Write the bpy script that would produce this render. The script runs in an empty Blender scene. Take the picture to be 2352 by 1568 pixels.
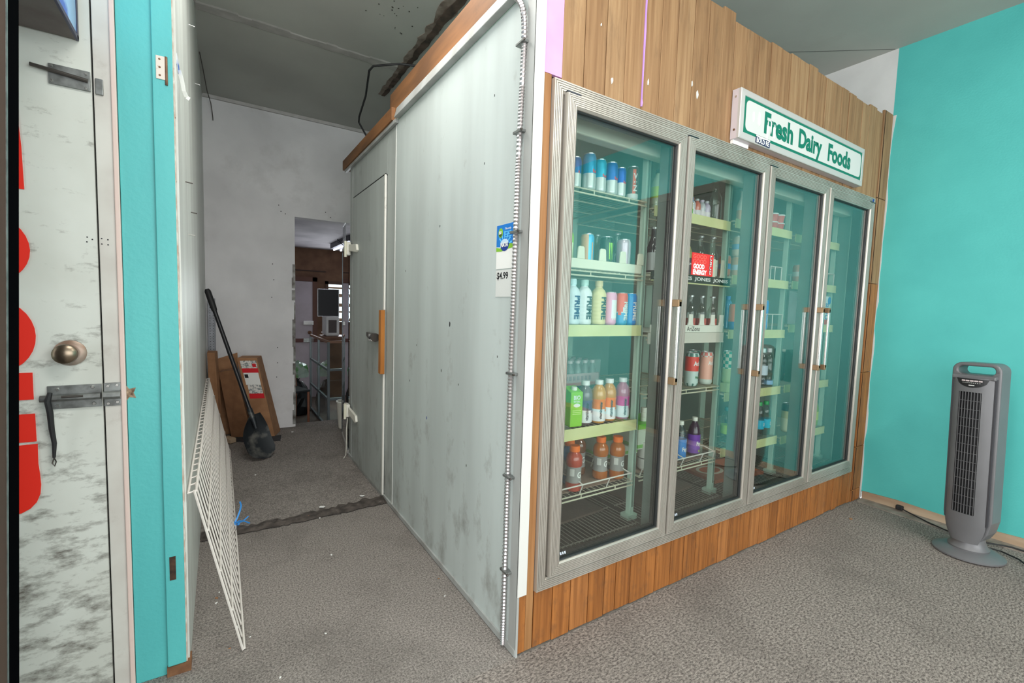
import bpy, bmesh, math, random
from mathutils import Matrix, Vector
random.seed(7)
PI = math.pi
scene = bpy.context.scene
COL = scene.collection

# ------------------------------------------------------------------ camera
YAW, PITCH, ROLL, FPX = 0.5728, -0.0742, 0.0310, 1044.86
CAM = Vector((-0.9465, -1.3729, 1.35))
cy, sy, cp, sp = math.cos(YAW), math.sin(YAW), math.cos(PITCH), math.sin(PITCH)
fwd = Vector((sy*cp, cy*cp, sp)); rgt = Vector((cy, -sy, 0)); up = rgt.cross(fwd)
r2 = rgt*math.cos(ROLL) + up*math.sin(ROLL); u2 = up*math.cos(ROLL) - rgt*math.sin(ROLL)
cam_d = bpy.data.cameras.new('camera'); cam_o = bpy.data.objects.new('camera', cam_d); COL.objects.link(cam_o)
cam_d.sensor_width = 36; cam_d.lens = FPX/2352*36; cam_d.clip_start = 0.02
cam_o.matrix_world = Matrix(((r2.x, u2.x, -fwd.x, CAM.x), (r2.y, u2.y, -fwd.y, CAM.y), (r2.z, u2.z, -fwd.z, CAM.z), (0, 0, 0, 1)))
scene.camera = cam_o

# ------------------------------------------------------------------ world, lights, exposure
w = bpy.data.worlds.new('world'); scene.world = w; w.use_nodes = True
w.node_tree.nodes['Background'].inputs[0].default_value = (0.86, 0.93, 1.0, 1)
w.node_tree.nodes['Background'].inputs[1].default_value = 2.2
vs = scene.view_settings
vs.view_transform = 'Standard'; vs.look = 'None'; vs.gamma = 1; vs.use_curve_mapping = False
vs.exposure = -0.12

def area(name, loc, rot, sx, sy_, power, col=(1, 1, 1)):
    l = bpy.data.lights.new(name, 'AREA'); l.shape = 'RECTANGLE'; l.size = sx; l.size_y = sy_; l.energy = power; l.color = col
    o = bpy.data.objects.new(name, l); COL.objects.link(o); o.location = loc; o.rotation_euler = rot
    return o
# daylight through the storefront glazing behind the viewer
area('storefront_daylight', (-0.4, -5.02, 1.75), (PI/2, 0, 0), 6.4, 2.5, 190, (1.0, 0.985, 0.96))
# daylight through an unseen side window, added to brighten the cooler side
area('added_side_daylight', (-3.55, -2.2, 1.75), (0, -PI/2, 0), 2.3, 3.6, 125, (1.0, 0.99, 0.97))
# daylight through the back room window
area('back_window_daylight', (0.95, 7.0, 1.3), (-PI/2, 0, 0), 0.9, 0.6, 26, (0.9, 0.95, 1.0))

# ------------------------------------------------------------------ materials
def lin(c):
    def f(v):
        v = v/255
        return v/12.92 if v <= 0.04045 else ((v+0.055)/1.055)**2.4
    return (f(c[0]), f(c[1]), f(c[2]), 1)
MATS = {}
def M(name, col, rough=0.6, metal=0.0, var=None, vscale=8, vstretch=(1, 1, 1), detail=4, contrast=(0.35, 0.65),
      dirt=None, dscale=3, dstretch=(1, 1, 1), dthr=(0.55, 0.75), damt=1.0, bump=0, bscale=200, bstretch=(1, 1, 1), alpha=1, spec=0.5, coat=0, emit=None, estr=0, ddet=8, dgrad=None, vrough=.5):
    if name in MATS: return MATS[name]
    m = bpy.data.materials.new(name); m.use_nodes = True; MATS[name] = m
    nt = m.node_tree; N = nt.nodes; L = nt.links
    b = N['Principled BSDF']
    b.inputs['Base Color'].default_value = lin(col); b.inputs['Roughness'].default_value = rough
    b.inputs['Metallic'].default_value = metal; b.inputs['Specular IOR Level'].default_value = spec
    b.inputs['Alpha'].default_value = alpha
    if coat: b.inputs['Coat Weight'].default_value = coat
    if emit: b.inputs['Emission Color'].default_value = lin(emit); b.inputs['Emission Strength'].default_value = estr
    tc = None
    def coords(st):
        nonlocal tc
        if tc is None: tc = N.new('ShaderNodeTexCoord')
        mp = N.new('ShaderNodeMapping'); mp.inputs['Scale'].default_value = st
        L.new(tc.outputs['Object'], mp.inputs['Vector']); return mp.outputs[0]
    cur = None
    if var:
        nz = N.new('ShaderNodeTexNoise'); nz.inputs['Scale'].default_value = vscale; nz.inputs['Detail'].default_value = detail; nz.inputs['Roughness'].default_value = vrough
        L.new(coords(vstretch), nz.inputs['Vector'])
        cr = N.new('ShaderNodeValToRGB'); cr.color_ramp.elements[0].position = contrast[0]; cr.color_ramp.elements[1].position = contrast[1]
        cr.color_ramp.elements[0].color = lin(var); cr.color_ramp.elements[1].color = lin(col)
        L.new(nz.outputs['Fac'], cr.inputs['Fac']); cur = cr.outputs['Color']
    if dirt:
        nz = N.new('ShaderNodeTexNoise'); nz.inputs['Scale'].default_value = dscale; nz.inputs['Detail'].default_value = ddet; nz.inputs['Roughness'].default_value = 0.68
        L.new(coords(dstretch), nz.inputs['Vector'])
        mr = N.new('ShaderNodeMapRange'); mr.inputs[1].default_value = dthr[0]; mr.inputs[2].default_value = dthr[1]; mr.inputs[4].default_value = damt
        fac = nz.outputs['Fac']
        if dgrad:   # grime heavier towards one end: (axis, from, to, amount)
            ax, g0, g1, ga_ = dgrad
            coords((1, 1, 1)); sx_ = N.new('ShaderNodeSeparateXYZ'); L.new(tc.outputs['Object'], sx_.inputs[0])
            gr = N.new('ShaderNodeMapRange'); gr.inputs[1].default_value = g0; gr.inputs[2].default_value = g1; gr.inputs[3].default_value = ga_; gr.inputs[4].default_value = 0
            L.new(sx_.outputs[ax], gr.inputs[0])
            ad = N.new('ShaderNodeMath'); ad.operation = 'ADD'; L.new(fac, ad.inputs[0]); L.new(gr.outputs[0], ad.inputs[1]); fac = ad.outputs[0]
        L.new(fac, mr.inputs[0])
        mx = N.new('ShaderNodeMix'); mx.data_type = 'RGBA'
        L.new(mr.outputs[0], mx.inputs['Factor'])
        if cur: L.new(cur, mx.inputs['A'])
        else: mx.inputs['A'].default_value = lin(col)
        mx.inputs['B'].default_value = lin(dirt); cur = mx.outputs['Result']
    if cur: L.new(cur, b.inputs['Base Color'])
    if bump:
        nz = N.new('ShaderNodeTexNoise'); nz.inputs['Scale'].default_value = bscale; nz.inputs['Detail'].default_value = 3
        L.new(coords(bstretch), nz.inputs['Vector'])
        bp = N.new('ShaderNodeBump'); bp.inputs['Strength'].default_value = bump; bp.inputs['Distance'].default_value = 0.01
        L.new(nz.outputs['Fac'], bp.inputs['Height']); L.new(bp.outputs[0], b.inputs['Normal'])
    return m

def glass(name, tint, refl=1.0, base=0.0, rough=0.0):
    m = bpy.data.materials.new(name); m.use_nodes = True; nt = m.node_tree; N = nt.nodes; L = nt.links
    N.remove(N['Principled BSDF']); out = N['Material Output']
    tr = N.new('ShaderNodeBsdfTransparent'); tr.inputs[0].default_value = (*tint, 1)
    gl = N.new('ShaderNodeBsdfGlossy'); gl.inputs['Roughness'].default_value = rough; gl.inputs[0].default_value = (1, 1, 1, 1)
    lw = N.new('ShaderNodeLayerWeight'); lw.inputs[0].default_value = 0.5
    fr = N.new('ShaderNodeMath'); fr.operation = 'POWER'; fr.inputs[1].default_value = 3.0; L.new(lw.outputs['Facing'], fr.inputs[0])
    ma = N.new('ShaderNodeMath'); ma.operation = 'MULTIPLY_ADD'; ma.inputs[1].default_value = refl; ma.inputs[2].default_value = base; ma.use_clamp = True
    mx = N.new('ShaderNodeMixShader')
    L.new(fr.outputs[0], ma.inputs[0]); L.new(ma.outputs[0], mx.inputs[0]); L.new(tr.outputs[0], mx.inputs[1]); L.new(gl.outputs[0], mx.inputs[2])
    L.new(mx.outputs[0], out.inputs[0]); MATS[name] = m; return m

TEAL = M('teal_paint', (82, 187, 181), 0.55, var=(76, 179, 174), vscale=3, bump=0.08, bscale=90)
TEAL2 = M('teal_trim_paint', (92, 192, 190), 0.5, var=(84, 182, 182), vscale=6, vstretch=(1, 1, .2), bump=0.1, bscale=60)
PLASTER = M('white_plaster', (228, 227, 228), 0.85, var=(214, 213, 214), vscale=2.5, dirt=(166, 162, 158), dscale=1.6, dthr=(.56, .85), damt=.6, bump=.08, bscale=40)
PLASTER2 = M('white_plaster_clean', (216, 216, 214), 0.85, var=(206, 206, 204), vscale=4, bump=.08, bscale=40)
CEIL = M('ceiling_paint', (186, 188, 181), 0.9, var=(176, 177, 171), vscale=1.5, dirt=(168, 164, 156), dscale=2.2, dthr=(.62, .9), damt=.6, bump=.05, bscale=60)
PARTN = M('grey_gloss_paint', (216, 222, 215), 0.42, var=(198, 202, 196), vscale=9, vstretch=(1, 1, .08), dirt=(146, 140, 132), dscale=4, dstretch=(1, 1, .25), dthr=(.6, .85), damt=.7, bump=.12, bscale=9)
COOLP = M('cooler_panel', (196, 205, 202), 0.42, var=(182, 190, 187), vscale=5, vstretch=(1, 1, .12), dirt=(112, 106, 98), dscale=7, dstretch=(1, 1, .6), dthr=(.62, .86), damt=.75, ddet=12, spec=.4, dgrad=('Z', 0.0, 1.5, .12))
COOLD = M('cooler_door_panel', (180, 187, 183), 0.45, var=(164, 169, 165), vscale=7, vstretch=(1, 1, .1), dirt=(104, 98, 91), dscale=7, dstretch=(1, 1, .5), dthr=(.59, .83), damt=.75, ddet=12, spec=.4, dgrad=('Z', 0.0, 1.6, .10))
COOLT = M('cooler_trim_metal', (176, 180, 178), 0.5, var=(150, 150, 146), vscale=6, vstretch=(1, 1, .15), dirt=(110, 100, 92), dscale=9, dthr=(.6, .8), damt=.6)
COOLIN = M('cooler_interior', (184, 210, 198), 0.5, var=(176, 202, 190), vscale=3)
WHITE = M('white_trim_paint', (206, 206, 201), 0.55, dirt=(176, 168, 160), dscale=12, dthr=(.64, .8), damt=.6)
DOORW = M('white_door_paint', (214, 218, 210), 0.5, var=(202, 205, 196), vscale=4, dirt=(78, 70, 60), dscale=11, dstretch=(1.0, 1, 2.2), dthr=(.57, .77), damt=.88, dgrad=('Z', 0.0, 1.4, .13), ddet=14)
FRAMEW = M('door_frame_paint', (212, 211, 203), 0.5, var=(198, 194, 186), vscale=6, dirt=(140, 126, 114), dscale=9, dthr=(.6, .85), damt=.6)
CARPET = M('carpet', (166, 157, 149), 0.95, var=(84, 78, 75), vscale=115, vstretch=(.6, 1.1, 1), detail=7, vrough=.8, contrast=(.41, .59), dirt=(86, 80, 76), dscale=1.5, dthr=(.5, .82), damt=.6, spec=.1)
CARPET2 = M('corridor_carpet', (166, 159, 152), 0.95, var=(90, 85, 82), vscale=130, detail=7, vrough=.85, contrast=(.41, .59), dirt=(78, 73, 69), dscale=1.7, dthr=(.48, .78), damt=.65, spec=.1)
CONC = M('concrete', (150, 142, 132), 0.9, var=(122, 114, 104), vscale=14, bump=.3, bscale=60)
RAWWOOD = M('raw_wood', (188, 168, 142), 0.8, var=(150, 122, 96), vscale=7, vstretch=(1, .2, 1), dirt=(110, 92, 76), dscale=9, dthr=(.55, .8), damt=.7)
PLANK = [M('plank_wood_%s' % n, c, 0.6, var=v, vscale=30, vstretch=(1.6, 1.6, .07), detail=8, contrast=(.34, .66), dirt=d, dscale=16, dstretch=(1, 1, .22), dthr=(.53, .78), damt=.75, bump=.1, bscale=70, bstretch=(1, 1, .1), spec=.3)
         for n, c, v, d in (('a', (160, 126, 90), (134, 100, 68), (104, 78, 56)), ('b', (154, 121, 86), (130, 97, 66), (100, 76, 55)), ('c', (165, 133, 97), (140, 107, 74), (110, 84, 62)))]
PLANKL = [M('low_plank_wood_%s' % n, c, 0.55, var=v, vscale=30, vstretch=(1.6, 1.6, .07), detail=8, contrast=(.34, .66), dirt=d, dscale=18, dstretch=(1, 1, .6), dthr=(.52, .76), damt=.7, bump=.1, bscale=70, bstretch=(1, 1, .1), spec=.3)
          for n, c, v, d in (('a', (166, 106, 54), (128, 78, 38), (92, 66, 46)), ('b', (158, 100, 50), (122, 74, 36), (88, 64, 46)), ('c', (170, 112, 62), (134, 84, 44), (98, 72, 52)))]
GROOVE = M('groove_dark', (44, 26, 14), 0.9)
BEAMW = M('beam_wood', (140, 94, 54), 0.7, var=(98, 66, 40), vscale=10, vstretch=(1, .15, 1), dirt=(80, 52, 30), dscale=6, dthr=(.6, .8), damt=.6)
PINK = M('pink_paint', (216, 160, 214), 0.55, var=(204, 148, 204), vscale=5)
PURPLE = M('purple_paint', (190, 146, 240), 0.5)
ALU = M('aluminium', (190, 185, 176), 0.36, 0.5, var=(172, 166, 156), vscale=5, vstretch=(1, 1, .2))
ALUH = M('aluminium_top_rail', (200, 196, 186), 0.34, 0.5)
CHAN = M('door_channel_dark', (86, 66, 44), 0.6)
GASKET = M('black_gasket', (24, 28, 28), 0.5)
BRASS = M('bronze_bracket', (150, 122, 92), 0.4, 0.6)
CHROME = M('chrome', (214, 214, 210), 0.22, 0.85)
STEEL = M('zinc_steel', (150, 154, 152), 0.42, 0.75, var=(112, 114, 112), vscale=30)
STEELD = M('dark_steel', (92, 88, 84), 0.45, 0.7)
RUST = M('rusty_steel', (140, 104, 78), 0.6, .4, var=(96, 66, 46), vscale=25)
OLDBRASS = M('worn_knob_metal', (138, 124, 106), 0.3, 0.85, var=(90, 74, 60), vscale=12)
BLACK = M('black_plastic', (20, 20, 22), 0.4)
BLACKR = M('black_rubber', (26, 26, 28), 0.6)
RED = M('red_paint', (232, 42, 24), 0.5)
ORANGEW = M('orange_varnished_wood', (206, 136, 52), 0.45, var=(170, 104, 36), vscale=9, vstretch=(1, 1, .2), dirt=(232, 220, 196), dscale=16, dthr=(.64, .74), damt=.9)
CARD = M('cardboard', (170, 126, 90), 0.85, var=(150, 108, 76), vscale=10, dirt=(120, 86, 60), dscale=5, dthr=(.6, .85), damt=.5)
CARDD = M('cardboard_dark', (146, 104, 72), 0.85, var=(126, 88, 60), vscale=10)
WIREW = M('white_coated_wire', (222, 216, 208), 0.45)
WIREC = M('cream_coated_wire', (206, 202, 178), 0.5)
RAIL = M('cream_price_rail', (218, 218, 164), 0.5, var=(206, 206, 150), vscale=5)
RAILG = M('grey_white_rail', (214, 208, 196), 0.5)
MINT = M('mint_upright', (190, 214, 198), 0.45)
WPLAS = M('white_plastic', (236, 234, 222), 0.45)
CREAMP = M('cream_plastic', (228, 226, 206), 0.45)
SIGNW = M('sign_white_face', (210, 212, 207), 0.35, dirt=(206, 206, 204), dscale=5, dthr=(.6, .85), damt=.5)
SIGNF = M('sign_frame_metal', (196, 194, 190), 0.4, .2)
GREEN = M('sign_green', (8, 112, 88), 0.4)
PAPER = M('paper_white', (236, 236, 232), 0.7)
BLUEP = M('poster_blue', (30, 130, 210), 0.4, var=(20, 110, 196), vscale=14)
BLUEL = M('poster_light_blue', (96, 190, 240), 0.4)
NAVY = M('navy_print', (24, 56, 140), 0.4)
LIME = M('lime_print', (132, 188, 54), 0.4)
INK = M('black_ink', (26, 26, 30), 0.5)
FANG = M('fan_grey_plastic', (112, 112, 114), 0.38, .15, var=(104, 104, 106), vscale=4)
FAND = M('fan_dark_plastic', (62, 62, 66), 0.4)
SILVER = M('can_silver', (206, 210, 212), 0.28, 0.7)
GLASSD = glass('cooler_door_glass', (0.94, 0.98, 0.965), 0.48, 0.09)
GLASSC = glass('clear_glass', (0.92, 0.96, 0.95), 0.8, 0.04)
GLASSB = glass('bottle_glass', (0.86, 0.91, 0.88), 0.9, 0.06, .03)
DKGLASS = M('dark_gloss_glass', (10, 11, 13), 0.3, spec=.0)

# ------------------------------------------------------------------ mesh helpers
class MB:
    def __init__(s): s.v = []; s.f = []; s.m = []
    def add(s, vs_, fs, mi=0):
        o = len(s.v); s.v += [tuple(p) for p in vs_]; s.f += [tuple(i+o for i in f) for f in fs]; s.m += [mi]*len(fs); return s
    def box(s, x0, x1, y0, y1, z0, z1, mi=0):
        return s.add([(x0, y0, z0), (x1, y0, z0), (x1, y1, z0), (x0, y1, z0), (x0, y0, z1), (x1, y0, z1), (x1, y1, z1), (x0, y1, z1)],
                     [(0, 3, 2, 1), (4, 5, 6, 7), (0, 1, 5, 4), (1, 2, 6, 5), (2, 3, 7, 6), (3, 0, 4, 7)], mi)
    def hexa(s, p, mi=0):   # 8 points: bottom 4, top 4
        return s.add(p, [(0, 3, 2, 1), (4, 5, 6, 7), (0, 1, 5, 4), (1, 2, 6, 5), (2, 3, 7, 6), (3, 0, 4, 7)], mi)
    def tube(s, pts, r, n=8, mi=0, cap=True):
        pts = [Vector(p) for p in pts]; rings = []
        rr = r if isinstance(r, (list, tuple)) else [r]*len(pts)
        ref = None
        for i, p in enumerate(pts):
            d = (pts[min(i+1, len(pts)-1)] - pts[max(i-1, 0)]).normalized()
            if ref is None: ref = d.orthogonal().normalized()
            else:
                ref = ref - d*ref.dot(d)
                ref = ref.normalized() if ref.length > 1e-6 else d.orthogonal().normalized()
            b = d.cross(ref)
            rings.append([p + (ref*math.cos(2*PI*k/n) + b*math.sin(2*PI*k/n))*rr[i] for k in range(n)])
        vs_ = [q for R_ in rings for q in R_]; fs = []
        for i in range(len(rings)-1):
            for k in range(n):
                fs.append((i*n+k, i*n+(k+1) % n, (i+1)*n+(k+1) % n, (i+1)*n+k))
        if cap: fs += [tuple(range(n))[::-1], tuple(range((len(rings)-1)*n, len(rings)*n))]
        return s.add(vs_, fs, mi)
    def lathe(s, prof, n=16, c=(0, 0, 0), mf=None, mi=0, sx=1, sy_=1):
        vs_ = []; fs = []; mm = []
        for r, z in prof:
            for k in range(n):
                a = 2*PI*k/n; vs_.append((c[0]+r*sx*math.cos(a), c[1]+r*sy_*math.sin(a), c[2]+z))
        for i in range(len(prof)-1):
            zc = (prof[i][1]+prof[i+1][1])/2
            for k in range(n):
                fs.append((i*n+k, i*n+(k+1) % n, (i+1)*n+(k+1) % n, (i+1)*n+k)); mm.append(mf(zc, 2*PI*(k+.5)/n) if mf else mi)
        fs.append(tuple(range(n))[::-1]); mm.append(mf(prof[0][1], 0) if mf else mi)
        fs.append(tuple(range((len(prof)-1)*n, len(prof)*n))); mm.append(mf(prof[-1][1], 0) if mf else mi)
        o = len(s.v); s.v += vs_; s.f += [tuple(i+o for i in f) for f in fs]; s.m += mm; return s
    def prism(s, poly, f, d0, d1, mi=0):   # poly 2D, f(u,v,d)->3D
        n = len(poly); vs_ = [f(u, v, d0) for u, v in poly] + [f(u, v, d1) for u, v in poly]
        fs = [tuple(range(n))[::-1], tuple(range(n, 2*n))] + [(k, (k+1) % n, n+(k+1) % n, n+k) for k in range(n)]
        return s.add(vs_, fs, mi)
    def ring(s, x0, x1, z0, z1, prof, mi=0):   # rectangular ring in xz, prof (inset, y), mitred
        vs_ = []; fs = []
        for i, y in prof: vs_ += [(x0+i, y, z0+i), (x1-i, y, z0+i), (x1-i, y, z1-i), (x0+i, y, z1-i)]
        for j in range(len(prof)-1):
            for k in range(4): fs.append((j*4+k, j*4+(k+1) % 4, (j+1)*4+(k+1) % 4, (j+1)*4+k))
        return s.add(vs_, fs, mi)
    def build(s, name, mats, parent=None, smooth=False, bevel=0, loc=None, fixn=True):
        me = bpy.data.meshes.new(name); me.from_pydata(s.v, [], s.f)
        if not isinstance(mats, (list, tuple)): mats = [mats]
        for m in mats: me.materials.append(m)
        me.polygons.foreach_set('material_index', s.m)
        if fixn:
            bm = bmesh.new(); bm.from_mesh(me); bmesh.ops.recalc_face_normals(bm, faces=bm.faces); bm.to_mesh(me); bm.free()
        if smooth:
            me.polygons.foreach_set('use_smooth', [True]*len(me.polygons))
            if hasattr(me, 'set_sharp_from_angle'): me.set_sharp_from_angle(angle=math.radians(38))
        o = bpy.data.objects.new(name, me); COL.objects.link(o)
        if parent: o.parent = parent
        if loc: o.location = loc
        if bevel:
            b = o.modifiers.new('bevel', 'BEVEL'); b.width = bevel; b.segments = 2; b.limit_method = 'ANGLE'
        return o

def tag(o, label, cat, group=None, kind=None):
    o['label'] = label; o['category'] = cat
    if group: o['group'] = group
    if kind: o['kind'] = kind
    return o
def struct(o): o['kind'] = 'structure'; return o
def stuff(o): o['kind'] = 'stuff'; return o
def empty(name, loc=(0, 0, 0), rz=0):
    o = bpy.data.objects.new(name, None); COL.objects.link(o); o.location = loc; o.rotation_euler = (0, 0, rz); o.empty_display_size = .05
    return o

_tc = {}
def text2d(s, bold=0.0):
    key = (s, bold)
    if key not in _tc:
        cu = bpy.data.curves.new('t', 'FONT'); cu.body = s; cu.size = 1; cu.offset = bold; cu.resolution_u = 3
        ob = bpy.data.objects.new('t', cu); me = bpy.data.meshes.new_from_object(ob)
        v = [(p.co.x, p.co.y) for p in me.vertices]; f = [tuple(p.vertices) for p in me.polygons]
        bpy.data.objects.remove(ob); bpy.data.curves.remove(cu); bpy.data.meshes.remove(me)
        x0 = min(p[0] for p in v); x1 = max(p[0] for p in v); y0 = min(p[1] for p in v); y1 = max(p[1] for p in v)
        _tc[key] = ([((p[0]-(x0+x1)/2)/(x1-x0), (p[1]-(y0+y1)/2)/(y1-y0)) for p in v], f, (x1-x0)/(y1-y0))
    return _tc[key]
def text(name, s, w_, h_, fn, mat, parent=None, bold=0.02, rot=False):
    """lettering w_ x h_ mapped by fn(u,v)->point; rot turns it a quarter clockwise"""
    v, f, _ = text2d(s, bold)
    pts = [(a*w_, b*h_) for a, b in v]
    if rot == 'up': pts = [(-b, a) for a, b in pts]
    elif rot: pts = [(b, -a) for a, b in pts]
    if getattr(fn, 'step', None):      # fine enough to wrap round a can or bottle
        bm = bmesh.new(); bv_ = [bm.verts.new((a, b, 0)) for a, b in pts]
        for q in f: bm.faces.new([bv_[i] for i in q])
        for _ in range(4):
            bmesh.ops.triangulate(bm, faces=bm.faces[:])
            ed = [e for e in bm.edges if abs(e.verts[0].co.x-e.verts[1].co.x) > fn.step]
            if not ed: break
            bmesh.ops.subdivide_edges(bm, edges=ed, cuts=1)
        bmesh.ops.triangulate(bm, faces=bm.faces[:]); bm.verts.index_update()
        pts = [(v_.co.x, v_.co.y) for v_ in bm.verts]; f = [tuple(v_.index for v_ in q.verts) for q in bm.faces]; bm.free()
    mb = MB(); mb.add([fn(a, b) for a, b in pts], f)
    return mb.build(name, mat, parent, fixn=False)
def cylpatch(name, r, th, z, w_, h_, mat, parent, n=6):
    mb = MB(); c = oncyl(r, th, z)
    for k in range(n):
        a = -w_/2+w_*k/n; b = a+w_/n; mb.add([c(a, -h_/2), c(b, -h_/2), c(b, h_/2), c(a, h_/2)], [(0, 1, 2, 3)])
    return mb.build(name, mat, parent, fixn=False)
def onfront(x, y, z): return lambda u, v: (x+u, y, z+v)
def onside(x, y, z): return lambda u, v: (x, y-u, z+v)
def oncyl(r, th, z):
    def g(u, v): return (r*math.cos(th+u/r), r*math.sin(th+u/r), z+v)
    g.step = r*.22
    return g
def rrect(w_, h_, r, n=5):
    p = []
    for cx, cz, a0 in ((w_/2-r, h_/2-r, 0), (-w_/2+r, h_/2-r, PI/2), (-w_/2+r, -h_/2+r, PI), (w_/2-r, -h_/2+r, 1.5*PI)):
        for k in range(n+1):
            a = a0+PI/2*k/n; p.append((cx+r*math.cos(a), cz+r*math.sin(a)))
    return p
def copytree(o, parent=None):
    c = o.copy(); COL.objects.link(c); c.parent = parent
    for ch in [x for x in bpy.data.objects if x.parent == o]: copytree(ch, c)
    return c

# ================================================================== SETTING
W = 3.10; ZC = 3.25; YD = 0.57; YB = 3.92; XL = -1.055
# floors
struct(MB().box(-3.6, W, -5.1, 0.0, -.06, 0).build('floor', CARPET))
struct(MB().box(-3.6, .05, 0.0, 1.60, -.06, 0).build('floor_corridor_mouth', CARPET2))
struct(MB().box(.05, W, 0.0, 2.5, -.06, -.001).build('floor_under_cooler', CONC))
struct(MB().box(-1.2, .1, 1.60, 4.05, -.06, .004).build('floor_corridor', CARPET2))
struct(MB().box(0.1, W, 2.5, 4.05, -.06, .004).build('floor_behind_cooler', CARPET2))
struct(MB().box(-.9, 2.2, 4.05, 7.2, -.36, -.30).build('floor_back_room', M('worn_floor_boards', (112, 96, 84), .7, var=(70, 58, 50), vscale=5, vstretch=(1, .3, 1))))
# torn carpet join across the corridor
mb = MB(); rnd = random.Random(3); n = 46; L_ = []; R_ = []
for i in range(n+1):
    x = -1.05+i*1.05/n
    L_.append((x, 1.585+rnd.uniform(-.012, .012)+.02*math.sin(x*3), .0075)); R_.append((x, 1.70+rnd.uniform(-.02, .02)+.03*math.sin(x*4+1), .0055))
T_ = [(a[0], (a[1]+b[1])/2+rnd.uniform(-.02, .02), .012+rnd.uniform(0, .008)) for a, b in zip(L_, R_)]
for i in range(n):
    mb.add([L_[i], L_[i+1], T_[i+1], T_[i]], [(0, 1, 2, 3)]); mb.add([T_[i], T_[i+1], R_[i+1], R_[i]], [(0, 1, 2, 3)])
struct(mb.build('trim_1', M('torn_backing', (92, 84, 78), .95, var=(58, 52, 48), vscale=22, dirt=(140, 132, 124), dscale=14, dthr=(.6, .7), damt=.6)))
# ceilings
struct(MB().box(-3.6, W+.1, -5.1, 4.05, ZC, ZC+.05).build('ceiling', CEIL))
struct(MB().box(-.9, 2.2, 4.05, 7.2, 2.25, 2.30).build('ceiling_back_room', M('back_ceiling', (196, 192, 196), .8, var=(160, 156, 162), vscale=2)))
# right wall: painted up to the cooler, bare plaster beyond it
struct(MB().box(W, W+.1, -5.1, 0.0, 0.055, ZC).build('wall_right', TEAL))
struct(MB().box(W, W+.1, 0.0, 4.05, 0.0, ZC).build('wall_right_behind_cooler', PLASTER2))
# ragged white paint edge where teal meets the cooler post
mb = MB(); rnd = random.Random(5); pts = []
zz = 0.0
while zz < 2.79:
    pts.append((zz, rnd.uniform(.003, .014))); zz += rnd.uniform(.04, .16)
pts.append((2.79, .02))
poly = [(0, z) for z, _ in pts] + [(-d, z) for z, d in reversed(pts)]
for (z0, d0), (z1, d1) in zip(pts[:-1], pts[1:]):
    mb.hexa([(W-.003, -d0, z0), (W+.001, -d0, z0), (W+.001, .0, z0), (W-.003, .0, z0), (W-.003, -d1, z1), (W+.001, -d1, z1), (W+.001, .0, z1), (W-.003, .0, z1)])
struct(mb.build('trim_2', WHITE))
# baseboard: bare uneven wood strip under the teal sheet, bare concrete ledge beside the carpet
mb = MB(); n = 24
for i in range(n):
    y0 = -.02-i*5/n; y1 = -.02-(i+1)*5/n; a = .062+.008*math.sin(i*1.7); b = .062+.008*math.sin((i+1)*1.7)
    mb.hexa([(W-.012, y1, 0), (W+.05, y1, 0), (W+.05, y0, 0), (W-.012, y0, 0), (W-.012, y1, b), (W+.05, y1, b), (W+.05, y0, a), (W-.012, y0, a)])
struct(mb.build('baseboard_right', RAWWOOD))
mb = MB()
for i in range(n):
    y0 = -.02-i*5/n; y1 = -.02-(i+1)*5/n; a = .095+.02*math.sin(i*1.1); b = .095+.02*math.sin((i+1)*1.1)
    mb.hexa([(W-b, y1, 0), (W-.012, y1, 0), (W-.012, y0, 0), (W-a, y0, 0), (W-b, y1, .006), (W-.012, y1, .010), (W-.012, y0, .010), (W-a, y0, .006)])
struct(mb.build('trim_3', CONC))
# wall behind the viewer with storefront glazing opening
mb = MB(); mb.box(-3.6, W, -5.2, -5.1, 0, .45); mb.box(-3.6, W, -5.2, -5.1, 3.02, ZC); mb.box(2.85, W, -5.2, -5.1, .45, 3.02)
struct(mb.build('wall_rear', PLASTER2))
mb = MB(); mb.box(-3.7, -3.6, -5.2, -4.1, 0, ZC); mb.box(-3.7, -3.6, -.3, YD+.1, 0, ZC); mb.box(-3.7, -3.6, -4.1, -.3, 0, .5); mb.box(-3.7, -3.6, -4.1, -.3, 2.95, ZC)
struct(mb.build('wall_side', PLASTER2))
# dark brown door on the right wall, mirrored in the cooler glass
dd = struct(MB().box(W-.045, W-.002, -2.22, -1.32, 0.07, 2.52).build('door_2', M('dark_brown_door', (62, 50, 44), .45, var=(50, 40, 34), vscale=8, vstretch=(1, 1, .1))))
mb = MB(); mb.box(W-.06, W-.004, -2.30, -2.22, 0.07, 2.60); mb.box(W-.06, W-.004, -1.32, -1.24, 0.07, 2.60); mb.box(W-.06, W-.004, -2.22, -1.32, 2.52, 2.60)
mb.build('door_frame', M('dark_brown_frame', (78, 62, 52), .5), dd)

# partition between shop and corridor (left)
struct(MB().box(XL-.06, XL, YD+.005, YB, 0, ZC).build('wall_left', PARTN))
struct(MB().box(-3.6, -1.20, YD+.02, YD+.12, 2.32, ZC).build('wall_left_front', TEAL))
struct(MB().box(-3.6, -2.1, YD+.02, YD+.12, 0, 2.32).build('wall_left_side', TEAL))
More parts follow.
